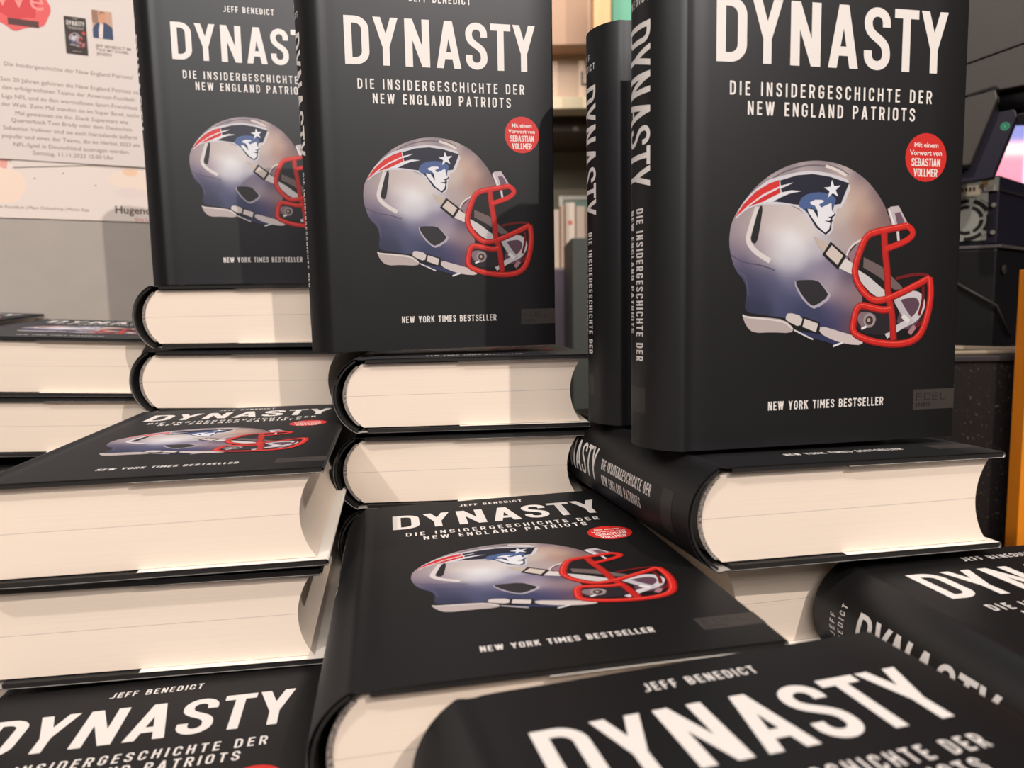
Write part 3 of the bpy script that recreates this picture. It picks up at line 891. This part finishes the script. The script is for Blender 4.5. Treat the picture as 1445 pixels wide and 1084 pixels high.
# large poster
bl = wall_xy(-6, 303); br = wall_xy(219, 317.5)
PW = br[0] - bl[0]
x0, x1 = bl[0] - 60, br[0] + 62
yb = (bl[1] + br[1]) / 2
A = Art()
def wp(px, py): return wall_xy(px, py)
def blob(cx, cy, rx, ry, n, seed):
    r_ = random.Random(seed)
    return [(cx + rx * (0.8 + .35 * r_.random()) * math.cos(2 * math.pi * i / n), cy + ry * (0.8 + .35 * r_.random()) * math.sin(2 * math.pi * i / n)) for i in range(n)]
for cx, cy, rx, ry, c, s in ((190, 254, 34, 16, (236, 222, 212), 2), (184, 244, 11, 6, (236, 204, 176), 1), (2, 190, 8, 55, (232, 170, 162), 3), (8, 264, 24, 26, (240, 221, 208), 5), (185, 273, 24, 7, (226, 216, 214), 6)):
    px, py = wp(cx, cy)
    A.poly(blob(px, py, rx * .75, ry * .75, 14, s), lin(c), 2)
for cx, cy in ((49, 252), (89, 245), (135, 262)):
    px, py = wp(cx, cy); A.disc(px, py, .7, lin((120, 60, 50)), 10)
tx, ty = wp(162, 301)
font_text(A, 'Hugendubel', tx, ty, 11.6, lin((82, 72, 68)), 'LEFT', None, 0.2)
tx, ty = wp(191, 312)
font_text(A, 'Das Lesen ist schön', tx, ty, 5.6, lin((196, 90, 92)))
tx, ty = wp(126, 298.5)
font_text(A, 'Buchhandlung in Frankfurt | Mein Onlineshop | Meine App', tx, ty, 4.6, lin((110, 96, 92)), 'RIGHT')
sheet('poster', [(x0, yb), (x1, yb), (x1, yb + 560), (x0, yb + 560)], 0, A, 'large white poster with pale watercolour blots and a bookshop name, on the grey wall', 'poster', (0.78, 0.715, 0.685))
# smaller notice fixed over it
nbl = wp(0, 219.5); nbr = wp(212, 237.5)
nx1 = nbr[0]; nyb = nbr[1]; nx0 = nbl[0] - 2
A = Art()
GREY = lin((116, 100, 95))
def tline(s, px, py, wpx, weight=0.0, col=GREY):
    """one centred line of the notice, fitted to the width it has on the sheet"""
    cx, cy = wp(px, py)
    a = wp(px - wpx / 2, py); b = wp(px + wpx / 2, py)
    want = b[0] - a[0]
    t_ = Art(); font_text(t_, s, 0, 0, 8, col, 'LEFT', None, weight)
    v, f, c, l_ = t_.items[0]
    xs = [q[0] for q in v]; k = want / (max(xs) - min(xs)); mid = (max(xs) + min(xs)) / 2
    A.raw([(cx + (q[0] - mid) * k, cy + q[1] * k) for q in v], f, c)
lines_ = [('Die Insidergeschichte der New England Patriots!', 100, 104, 179),
          ('Seit 20 Jahren gehören die New England Patriots zu', 102, 125, 192),
          ('den erfolgreichsten Teams der American-Football-', 101, 136, 186),
          ('Liga NFL und zu den wertvollsten Sport-Franchises', 102, 148, 188),
          ('der Welt. Zehn Mal standen sie im Super Bowl, sechs', 103, 159, 192),
          ('Mal gewannen sie ihn. Dank Superstars wie', 104, 170, 157),
          ('Quarterback Tom Brady oder dem Deutschen', 104, 180, 168),
          ('Sebastian Vollmer sind sie auch hierzulande äußerst', 103, 191, 187),
          ('populär und eines der Teams, die im Herbst 2023 ein', 104, 202, 192),
          ('NFL-Spiel in Deutschland austragen werden.', 104, 213, 162),
          ('Samstag, 11.11.2023 15:00 Uhr', 105, 223, 113)]
for s, px, py, w in lines_: tline(s, px, py, w)
tline('JEFF BENEDICT IM', 160, 70.5, 49, .12); tline('TALK MIT DANIEL', 159, 75.5, 46, .12); tline('JENSEN', 147, 80, 21, .12)
# small picture of the book
ca = wp(90, 23.5); cb = wp(125, 80.5)
cw, chh = cb[0] - ca[0], ca[1] - cb[1]
bx = lambda u, v: (ca[0] + u / 145 * cw, cb[1] + v / 225.6 * chh)
A.poly([bx(0, 0), bx(145, 0), bx(145, 225.6), bx(0, 225.6)], lin((52, 44, 44)))
A.top += 1
for v, f, c, l in cover_art(60, False).items: A.raw([bx(*q) for q in v], f, c) if l > 2 else (setattr(A, 'lay', A.top + .5), A.raw([bx(*q) for q in v], f, c), setattr(A, 'lay', None))
# small portrait photo
pa = wp(129, 15); pb = wp(160, 58)
pw, ph = pb[0] - pa[0], pa[1] - pb[1]
fx = lambda q: (pa[0] + q[0] * pw, pb[1] + q[1] * ph)
A.poly([(0, 0), (1, 0), (1, 1), (0, 1)], lin((196, 160, 140)), 0, fx)
A.poly([(0, .55), (.3, .5), (.3, 1), (0, 1)], lin((150, 116, 100)), 0, fx)
A.poly([(0, 0), (1, 0), (1, .42), (.78, .54), (.6, .6), (.4, .6), (.12, .48), (0, .3)], lin((52, 70, 104)), 0, fx)
A.poly([(.28, 0), (.48, 0), (.56, .6), (.4, .6), (.3, .3)], lin((226, 214, 214)), 0, fx)
A.poly([(.42, .62), (.44, .52), (.56, .52), (.6, .66)], lin((190, 130, 105)), 0, fx)
A.poly([(.36, .78), (.38, .62), (.48, .54), (.58, .58), (.66, .7), (.68, .84), (.6, .94), (.46, .95), (.38, .88)], lin((206, 148, 120)), 1, fx)
A.poly([(.36, .80), (.37, .9), (.46, .97), (.6, .96), (.68, .86), (.64, .9), (.5, .93), (.4, .87)], lin((120, 88, 72)), 1, fx)
# red watercolour badge with bar
cx, cy = wp(26, 8)
A.poly(blob(cx, cy, 31, 27, 18, 9), lin((222, 96, 100)), 2)
A.poly(blob(cx - 4, cy + 4, 24, 20, 16, 12), lin((208, 66, 76)), 2)
font_text(A, 'We', cx - 22, cy - 3, 30, lin((232, 150, 150)))
qa, qb = wp(11, 25), wp(55, 33)
A.poly([(qa[0], qa[1] - 1), (qb[0], qa[1] - 1), (qb[0], qa[1] - 7.5), (qa[0], qa[1] - 7.5)], lin((84, 54, 54)))
c0 = wp(18, 236.5); c1 = wp(150, 233); c2 = (c0[0] - 4, c0[1] + 200); c3 = (c1[0] - 4, c1[1] + 200)
sheet('loose_sheet', [c0, c1, c3, c2], .0010, Art(), 'white sheet peeking out slantwise below the event notice', 'sheet', (0.74, 0.69, 0.67))
sheet('notice', [(nx0, nyb), (nx1, nyb), (nx1, nyb + 296), (nx0, nyb + 296)], .0022, A, 'smaller white event notice with text, book picture and portrait, fixed over the large poster', 'notice', (0.70, 0.655, 0.65))

# ------------------------------------------------------------------ shop shelf seen through the middle gap
YF = 2.2
def far(px, py, y=YF): return on_plane(px, py, Vector((0, y, 0)), Vector((0, 1, 0))) + Vector((0, 0, ZC))
def slab(mb, px0, py0, px1, py1, y0, y1, col=(.5, .5, .5)):
    a, b = far(px0, py0, y0), far(px1, py1, y0)
    mb.box(a.x, b.x, y0, y1, b.z, a.z, col)
shelf = empty('wall_shelf', loc=(0, 0, 0))
tag(shelf, 'beige and dark wall shelf with a sign band far behind the middle gap', 'shelf')
m = MB(); slab(m, 640, -60, 1010, 60, 2.02, 2.5); o = m.build('upper_fascia', new_mat('beige_fascia', lin((186, 152, 128)), .5), shelf, bevel=.002)
m = MB()
a, b = far(640, 66, 2.10), far(1010, 150, 2.10)
m.box(a.x, b.x, 2.10, 2.5, b.z, a.z); o = m.build('sign_band', new_mat('pale_sign_band', lin((222, 196, 176)), .5), shelf)
m = MB(); slab(m, 640, 139, 1010, 150, 2.06, 2.14); m.build('lower_ledge', new_mat('cream_ledge', lin((232, 220, 190)), .5), shelf, bevel=.002)
A = Art(); a = far(820, 121, 2.099); b = far(820, 101, 2.099)
m = MB()
A.text('LESEN', 0, 140, 0, (b.z - a.z) * 1000, lin((72, 78, 70)), .16, .62)
A.emit(m, lambda u, v, h: (a.x + u / 1000, 2.0985 - h, a.z + v / 1000)); m.build('sign_letters', M_PAPER, shelf, fix=False)
m = MB(); slab(m, 640, 150, 1010, 182, 2.16, 2.5); m.build('recess_rail', new_mat('dark_brown_rail', lin((84, 66, 57)), .5), shelf)
m = MB(); slab(m, 640, 176, 1010, 640, 2.45, 2.5); m.build('back_panel', new_mat('olive_grey_panel', lin((158, 152, 134)), .6), shelf)
m = MB(); slab(m, 640, 380, 1010, 384, 2.08, 2.45); m.build('shelf_board', new_mat('grey_shelf_board', lin((150, 140, 134)), .5), shelf)
m = MB(); slab(m, 640, 640, 1010, 1010, 2.3, 2.5); m.build('base_cabinet', new_mat('grey_base', lin((110, 104, 100)), .5), shelf)
# pale paperbacks on the board
M_PB = [new_mat('pale_book_cover', lin(c), .5) for c in ((236, 218, 204), (228, 196, 178), (238, 224, 212), (214, 188, 170))]
zsh = far(800, 380, 2.2).z
spec = [(781, 790, 296, 0), (790.6, 797, 290, 1), (797.6, 812, 286, 2), (812.6, 826, 291, 0), (826.6, 838, 296, 3)]
lab = ['first pale book from the left on the far shelf', 'narrow salmon book on the far shelf, second from the left', 'widest cream book on the far shelf with a pale red dot', 'cream book on the far shelf, second from the right', 'tan book on the far shelf, last at the right']
for (p0, p1, pt, k), lb in zip(spec, lab):
    a, b = far(p0, pt, 2.2), far(p1, 380, 2.2)
    r = empty('paperback_book', loc=((a.x + b.x) / 2, 2.2, zsh))
    w = (b.x - a.x) / 2; h = a.z - zsh
    m = MB(); m.box(-w, w, 0, .002, 0, h); m.box(-w, -w + .0006, 0, .12, 0, h); m.box(w - .0006, w, 0, .12, 0, h); m.build('cover', M_PB[k], r)
    m = MB(); m.box(-w + .0007, w - .0007, .0022, .118, .002, h - .003); m.build('page_block', M_PAGE, r)
    if k == 2:
        A = Art(); A.disc(0, h * 700, 7, lin((226, 120, 104))); m = MB()
        A.emit(m, lambda u, v, hh: (u / 1000, -.0002 - hh, v / 1000)); m.build('cover_dot', M_PAPER, r, fix=False)
    tag(r, lb, 'book', 'pale paperbacks on the far shelf')
# white framed tray behind the books
a, b = far(789, 277, 2.36), far(836, 380, 2.36)
tr = empty('picture_frame', loc=(a.x, 2.36, b.z))
w, h = b.x - a.x, a.z - b.z
MW = new_mat('white_frame', lin((236, 236, 228)), .4)
m = MB(); m.prism([(0, 0), (w, 0), (w, h), (0, h)], 0, .012, 'y'); m.build('backing', new_mat('teal_backing', lin((150, 182, 172)), .5), tr)
m = MB(); m.box(0, w, -.006, 0, h - .012, h); m.box(0, .012, -.006, 0, 0, h - .012); m.box(w - .012, w, -.006, 0, 0, h - .012); m.build('frame', MW, tr)
tag(tr, 'white framed panel standing behind the pale books on the far shelf', 'frame')
# two boxes in front of the shelf
def open_box(name, px0, py0, px1, py1, y0, depth, mat, label, cat):
    a, b = far(px0, py0, y0), far(px1, py1, y0)
    zb = b.z
    r = empty(name, loc=((a.x + b.x) / 2, y0, zb))
    w = (b.x - a.x) / 2; h = a.z - zb; t = .006
    m = MB(); m.box(-w, w, 0, t, 0, h); m.build('front_wall', mat, r, bevel=.001)
    m = MB(); m.box(-w, w, depth - t, depth, 0, h); m.build('back_wall', mat, r)
    for s in (-1, 1):
        m = MB(); m.box(min(s * w, s * (w - t)), max(s * w, s * (w - t)), t, depth - t, 0, h); m.build('side_wall', mat, r)
    m = MB(); m.box(-w + t, w - t, t, depth - t, 0, t); m.build('bottom', mat, r)
    return tag(r, label, cat)
floor_y = 800
def floor_box(name, px0, py0, px1, y0, depth, mat, label, cat):
    a = far(px0, py0, y0); b = far(px1, py0, y0)
    r = empty(name, loc=((a.x + b.x) / 2, y0, 0))
    w = (b.x - a.x) / 2; h = a.z; t = .008
    m = MB(); m.box(-w, w, 0, t, 0, h); m.build('front_panel', mat, r, bevel=.002)
    m = MB(); m.box(-w, w, depth - t, depth, 0, h); m.build('back_panel', mat, r)
    for s in (-1, 1):
        m = MB(); m.box(min(s * w, s * (w - t)), max(s * w, s * (w - t)), t, depth - t, 0, h); m.build('side_panel', mat, r)
    m = MB(); m.box(-w + t, w - t, t, depth - t, h - .05, h - .04); m.build('top_panel', mat, r)
    return tag(r, label, cat)
floor_box('display_bin', 700, 382, 806, 1.72, .25, new_mat('purple_grey_board', lin((112, 104, 122)), .5), 'purple-grey display bin below the pale books in the middle gap', 'bin')
floor_box('display_stand', 807, 336, 900, 1.45, .22, new_mat('dark_green_board', lin((58, 64, 63)), .5), 'dark green display stand beside the purple-grey bin in the middle gap', 'stand')
# wooden post and green panel over the upright books
a, b = far(837, -80, 1.8), far(863, 400, 1.8)
m = MB(); m.box(a.x, b.x, 1.8, 1.86, 0, a.z)
tag(m.build('wooden_post', new_mat('light_oak', lin((224, 182, 132)), .5, noise=((60, 60, 6), .12)), bevel=.002), 'light wooden post above the half hidden upright book', 'post')
a, b = far(863.5, -80, 1.87), far(960, 31, 1.87)
m = MB(); m.box(a.x, b.x, 1.87, 1.89, 0, a.z)
tag(m.build('green_panel', new_mat('sea_green_panel', lin((92, 176, 150)), .5), bevel=.002), 'sea green panel right of the light wooden post', 'panel')
m = MB(); m.box(-2.5, 3.2, 2.75, 2.8, 0, 2.8)
tag(m.build('wall_back', new_mat('beige_wall', lin((196, 168, 146)), .7)), kind='structure')

# ------------------------------------------------------------------ till equipment at the right
M_DK = new_mat('dark_grey_plastic', (0.038, 0.035, 0.032), .5, noise=((300, 300, 300), .08))
M_BK = new_mat('black_plastic', (0.006, 0.006, 0.008), .45, spec=.25)
M_NAVY = new_mat('dark_violet_sheet', (0.013, 0.012, 0.026), .4, spec=.3)
M_MET = new_mat('grey_sheet_steel', (0.30, 0.32, 0.30), .45, metal=0.35)
M_SCREW = new_mat('bright_screw', (0.75, 0.75, 0.72), .3, metal=.9)
def frame_mat(o, ax, n):
    """object frame: x along ax, y up, z along n"""
    mm = Matrix.Identity(4)
    for i in range(3): mm[i][0], mm[i][1], mm[i][2], mm[i][3] = ax[i], (0, 0, 1)[i], n[i], o[i]
    return mm
def plane_xy(px, py, p0, ax, n):
    p = on_plane(px, py, p0, n) - p0
    return (p.dot(ax), p.z)

# counter: black speckled front, grey edge
YC = 0.82
def cplane(px, py, y=YC): return on_plane(px, py, Vector((0, y, 0)), Vector((0, 1, 0)))
ct = empty('sales_counter', loc=(0, 0, 0))
tag(ct, 'black speckled sales counter behind the right upright book', 'counter')
a = cplane(1240, 512); b = cplane(1500, 520)
msp = new_mat('black_speckled_laminate', (0.010, 0.009, 0.010), .45)
nt = msp.node_tree
vo = nt.nodes.new('ShaderNodeTexNoise'); vo.inputs['Scale'].default_value = 420; vo.inputs['Detail'].default_value = 2
tc = nt.nodes.new('ShaderNodeTexCoord'); rp = nt.nodes.new('ShaderNodeValToRGB')
rp.color_ramp.elements[0].position = .66; rp.color_ramp.elements[0].color = (.010, .009, .010, 1)
rp.color_ramp.elements[1].position = .76; rp.color_ramp.elements[1].color = (.13, .12, .11, 1)
nt.links.new(tc.outputs['Object'], vo.inputs['Vector']); nt.links.new(vo.outputs['Fac'], rp.inputs[0]); nt.links.new(rp.outputs[0], nt.nodes['Principled BSDF'].inputs['Base Color'])
m = MB(); m.box(a.x, b.x, YC, YC + .03, 0, a.z + ZC); m.build('front_panel', msp, ct)
m = MB(); m.box(a.x, b.x, YC - .004, YC + .7, a.z + ZC, a.z + ZC + .006); m.build('counter_top', new_mat('slate_counter_top', (.035, .034, .04), .4), ct, bevel=.001)
ZCT = a.z + .006                                   # counter surface, camera frame
# cables along the counter top
for (pa_, pb_, y, r_, lb) in (((1330, 491), (1446, 494), YC + .05, .0032, 'upper grey cable lying along the black counter edge'), ((1330, 506), (1446, 503), YC + .012, .0026, 'lower grey cable lying along the black counter edge')):
    p, q = cplane(pa_[0], pa_[1], y), cplane(pb_[0], pb_[1], y)
    pts = []
    for i in range(13):
        t_ = i / 12
        pts.append((p.x + (q.x - p.x) * t_, y + .004 * math.sin(3 * t_), max(ZCT + r_, p.z + (q.z - p.z) * t_) + ZC))
    m = MB(); m.tube(pts, r_, 10)
    tag(m.build('cable', new_mat('grey_cable', lin((150, 138, 122)), .5)), lb, 'cable', 'grey cables on the counter')
# till base: black cabinet with facets
AX = Vector((.82, -.57, 0)).normalized(); NR = Vector((-.57, -.82, 0)).normalized()   # rear panel of the computer
AX2 = Vector((.75, .66, 0)).normalized(); NR2 = Vector((.66, -.75, 0)).normalized()
corner = cplane(1408, 345, .93)
kb = empty('till', loc=(corner.x, corner.y, ZCT + ZC))
tag(kb, 'black till base with a slanting ridge under the small computer', 'till')
Hk = corner.z - ZCT
L1, L2 = .26, .30
def plan(o, l1, l2): return [o, o - AX * l1, o - AX * l1 + AX2 * l2, o + AX2 * l2]
mb_ = MB()
pl = plan(Vector((0, 0, 0)), L1, L2)
mb_.prism([(p.x, p.y) for p in pl], 0, Hk - .004, 'z'); mb_.build('housing', M_BK, kb, bevel=.003)
mb_ = MB(); pl = plan(AX * .004 - AX2 * .002, L1 + .006, L2 + .006)
mb_.prism([(p.x, p.y) for p in pl], Hk - .004, Hk, 'z'); mb_.build('top_plate', new_mat('grey_edge_plate', (.10, .095, .10), .4), kb, bevel=.001)
d0 = NR * .002
mb_ = MB()
p1 = -AX * .05; p2 = Vector((0, 0, 0)); p3 = AX2 * .05
q = [(-AX * .06, Hk - .035), (Vector((0, 0, 0)) + d0, Hk * .42), (AX2 * .06, Hk * .10)]
pts = [(p.x + NR.x * .004 + NR2.x * .002, p.y + NR.y * .004 + NR2.y * .002, z) for p, z in q]
mb_.tube(pts, .0016, 8); mb_.build('ridge', M_DK, kb)
mb_ = MB(); c_ = AX2 * .022 + NR2 * .001
mb_.tube([(c_.x, c_.y, Hk - .03), (c_.x + NR2.x * .002, c_.y + NR2.y * .002, Hk - .03)], .006, 16); mb_.build('lock', M_DK, kb)
# small computer with power supply on the base
pcx = empty('computer', loc=(corner.x, corner.y, corner.z + ZC))
tag(pcx, 'small dark violet computer with round fan grille, behind the right upright book', 'computer')
top = cplane(1408, 247, .93)
Hp = top.z - corner.z
mb_ = MB(); pl = plan(NR * -.002 - AX * 0.001, .24, .28)
mb_.prism([(p.x, p.y) for p in pl], .001, Hp, 'z'); mb_.build('case', M_NAVY, pcx, bevel=.002)
fm = frame_mat(Vector((0, 0, 0)), AX, NR)
def on_rear(o): o.parent = pcx; o.matrix_local = fm; return o
mb_ = MB()
mb_.prism([(-.20, .006), (-.0125, .006), (-.0125, Hp * .78), (-.002, Hp * .78), (-.002, Hp - .002), (-.20, Hp - .002)], -.001, .0012, 'z')
on_rear(mb_.build('rear_panel', M_MET))
fc = plane_xy(1364, 311, corner, AX, NR); fc = (fc[0], fc[1])
R0 = .0235
mb_ = MB()
for rad, wd, segs, off in ((R0, .0048, 6, 20), (R0 * .68, .0042, 5, 5)):
    for s in range(segs):
        a0 = off + 360 / segs * s + 5; a1 = a0 + 360 / segs - 12
        v, f = stroke_quads(arc(fc[0], fc[1], rad, a0, a1, 10), wd)
        n = len(v)
        mb_.add([(x, y, .0013) for x, y in v], f, (0, 0, 0))
        mb_.add([(x, y, .0017) for x, y in v], f, (0, 0, 0))
on_rear(mb_.build('fan_slots', M_BK, fix=False))
mb_ = MB()
for s0, s1 in ((30, 60), (-20, 10), (-55, -30), (70, 100)):
    v, f = stroke_quads(arc(fc[0], fc[1], R0 + .0045, s0, s1, 8), .0006); mb_.add([(x, y, .0016) for x, y in v], f, (0, 0, 0))
on_rear(mb_.build('fan_rim', M_BK, fix=False))
mb_ = MB(); sx, sy = plane_xy(1374, 269, corner, AX, NR)
mb_.box(sx - .03, sx + .007, sy - .006, sy + .006, .0012, .0014, lin((196, 190, 172)))
for k in range(7):
    mb_.box(sx - .026 + k * .0042, sx - .0235 + k * .0042, sy - .001, sy + .004, .0014, .0015, lin((60, 40, 36)))
on_rear(mb_.build('rating_label', M_PAPER, fix=False))
mb_ = MB(); jx, jy = plane_xy(1391, 259, corner, AX, NR)
mb_.tube([(jx, jy, .001), (jx, jy, .006)], .0032, 14, lin((170, 120, 60))); on_rear(mb_.build('socket', new_mat('brass_socket', (.45, .28, .12), .35, metal=.8)))
mb_ = MB(); jx, jy = plane_xy(1397, 265, corner, AX, NR)
mb_.box(jx - .006, jx + .005, jy - .004, jy + .003, .001, .004); on_rear(mb_.build('port', M_SCREW, bevel=.0005))
for px, py in ((1402.5, 289.5), (1401, 328)):
    jx, jy = plane_xy(px, py, corner, AX, NR)
    mb_ = MB(); mb_.tube([(jx, jy, -.001), (jx, jy, .0018), (jx, jy, .0026)], .0026, 16); on_rear(mb_.build('screw', M_SCREW))
mb_ = MB(); mb_.box(0, .26, Hp * .78, Hp * .78 + .0012, -.0005, .0006)
o = mb_.build('side_seam', M_DK); o.parent = pcx; o.matrix_local = frame_mat(Vector((.002, 0, 0)), AX2, NR2)

# till monitor seen from behind, hung above the computer
mc = cplane(1412, 120, .80)
MX = Vector((.80, -.60, 0)).normalized(); MN = Vector((-.60, -.80, 0)).normalized()
mon = empty('till_monitor', loc=(mc.x, mc.y, mc.z + ZC))
tag(mon, 'big dark grey till monitor seen from behind in the top right corner', 'monitor')
mf = frame_mat(Vector((0, 0, 0)), MX, MN)
def on_mon(o): o.parent = mon; o.matrix_local = mf; return o
def mxy(px, py): return plane_xy(px, py, mc, MX, MN)
s0 = mxy(1367, 90); s1 = mxy(1445, 62)
slope = (s1[1] - s0[1]) / (s1[0] - s0[0])
def seam(x): return s0[1] + slope * (x - s0[0])
xa, xb = s0[0] - .12, s1[0] + .06
mb_ = MB(); mb_.prism([(xa, seam(xa) + .0008), (xb, seam(xb) + .0008), (xb, seam(xb) + .30), (xa, seam(xa) + .30)], -.03, 0, 'z'); on_mon(mb_.build('upper_shell', M_DK, bevel=.001))
e0 = mxy(1370, 134); e1 = mxy(1445, 112)
mb_ = MB(); mb_.prism([(xa, e0[1] - .004), (xb, e1[1] - .004), (xb, seam(xb) - .0004), (xa, seam(xa) - .0004)], -.03, -.0003, 'z'); on_mon(mb_.build('lower_shell', M_DK, bevel=.001))
mb_ = MB(); h0 = mxy(1412, 142); mb_.tube([(h0[0] - .002, h0[1] + .002, -.022), (xb, e1[1] - .012, -.022)], .014, 20); on_mon(mb_.build('hinge_barrel', M_BK))
p_ = [mxy(x, y) for x, y in ((1366, 133), (1404, 121), (1410, 124), (1411, 127), (1404, 124.5), (1366, 136.5))]
mb_ = MB(); mb_.prism(p_, -.0002, .0006, 'z'); on_mon(mb_.build('vent_slot', M_BK))
# stand arm
p_ = [mxy(x, y) for x, y in ((1340, 145), (1406, 128), (1408, 140), (1369, 234), (1340, 236))]
mb_ = MB(); mb_.prism(p_, -.012, .004, 'z'); on_mon(mb_.build('arm_plate', M_DK, bevel=.0015))
p_ = [mxy(x, y) for x, y in ((1405, 140), (1432, 152), (1434, 160), (1399, 248), (1340, 258), (1340, 236), (1369, 234))]
mb_ = MB(); mb_.prism(p_, -.034, -.013, 'z'); on_mon(mb_.build('arm_column', M_NAVY, bevel=.001))
gx, gy = mxy(1417, 175)
A = Art(); A.disc(gx * 1000, gy * 1000, 4.3, lin((48, 128, 104))); A.disc(gx * 1000, gy * 1000, 3.3, lin((30, 112, 86))); A.stroke([(gx * 1000 - .1, gy * 1000 - 1.6), (gx * 1000 - .1, gy * 1000 + 1.6)], .8, lin((90, 170, 140)))
mb_ = MB(); A.emit(mb_, lambda u, v, h: (u / 1000, v / 1000, -.0128 + h)); on_mon(mb_.build('green_sticker', M_PAPER, fix=False))
# lit screen further back
scr = empty('screen', loc=(0, 1.35, 0))
tag(scr, 'bright screen with a pink and blue picture behind the till monitor', 'screen')
a, b = cplane(1385, 178, 1.35), cplane(1500, 262, 1.35)
M_SCR = new_mat('lit_screen', rough=.3, attr='ink', emit=1.0)
mb_ = MB()
nx, nz = 30, 24
V, Cc = [], []
for j in range(nz + 1):
    for i in range(nx + 1):
        s, t_ = i / nx, j / nz
        V.append((a.x + (b.x - a.x) * s, 0, b.z + (a.z - b.z) * t_ + ZC))
        k = min(1, max(0, (t_ - .62) / .18))
        w_ = math.exp(-((t_ - .62) / .10) ** 2) * .9
        c0, c1 = (.80, .26, .36), (.20, .22, .52)
        cc = [c0[q] * (1 - k) + c1[q] * k for q in range(3)]
        cc = [cc[q] * (1 - w_) + (.92, .82, .78)[q] * w_ for q in range(3)]
        if s > .5: cc = [.55, .55, .80]
        Cc.append(tuple(cc))
mb_.add(V, [(j * (nx + 1) + i, j * (nx + 1) + i + 1, (j + 1) * (nx + 1) + i + 1, (j + 1) * (nx + 1) + i) for j in range(nz) for i in range(nx)], Cc)
mb_.build('display', M_SCR, scr, fix=False)
mb_ = MB(); mb_.box(a.x - .02, b.x + .02, .002, .03, b.z + ZC - .02, a.z + ZC + .02); mb_.build('bezel', M_BK, scr, bevel=.002)
mb_ = MB(); mb_.box((a.x + b.x) / 2 - .03, (a.x + b.x) / 2 + .03, .004, .03, ZCT + ZC - .01, b.z + ZC - .02); mb_.build('stand', M_BK, scr)
# dark niche wall behind the till
m = MB(); m.box(.60, 1.9, 1.50, 1.53, 0, 2.4)
tag(m.build('wall_right', new_mat('dark_niche_wall', (.03, .028, .03), .6)), kind='structure')
# orange partition at the right edge
YO = .78
pa_ = cplane(1439, 480, YO)
m = MB(); m.box(pa_.x + .009, pa_.x + .40, YO, YO + .02, 0, 0.990)
tag(m.build('orange_partition', new_mat('orange_laminate', lin((236, 142, 30)), .45, noise=((4, 4, 4), .05)), bevel=.001), 'orange upright partition at the right picture edge', 'partition')
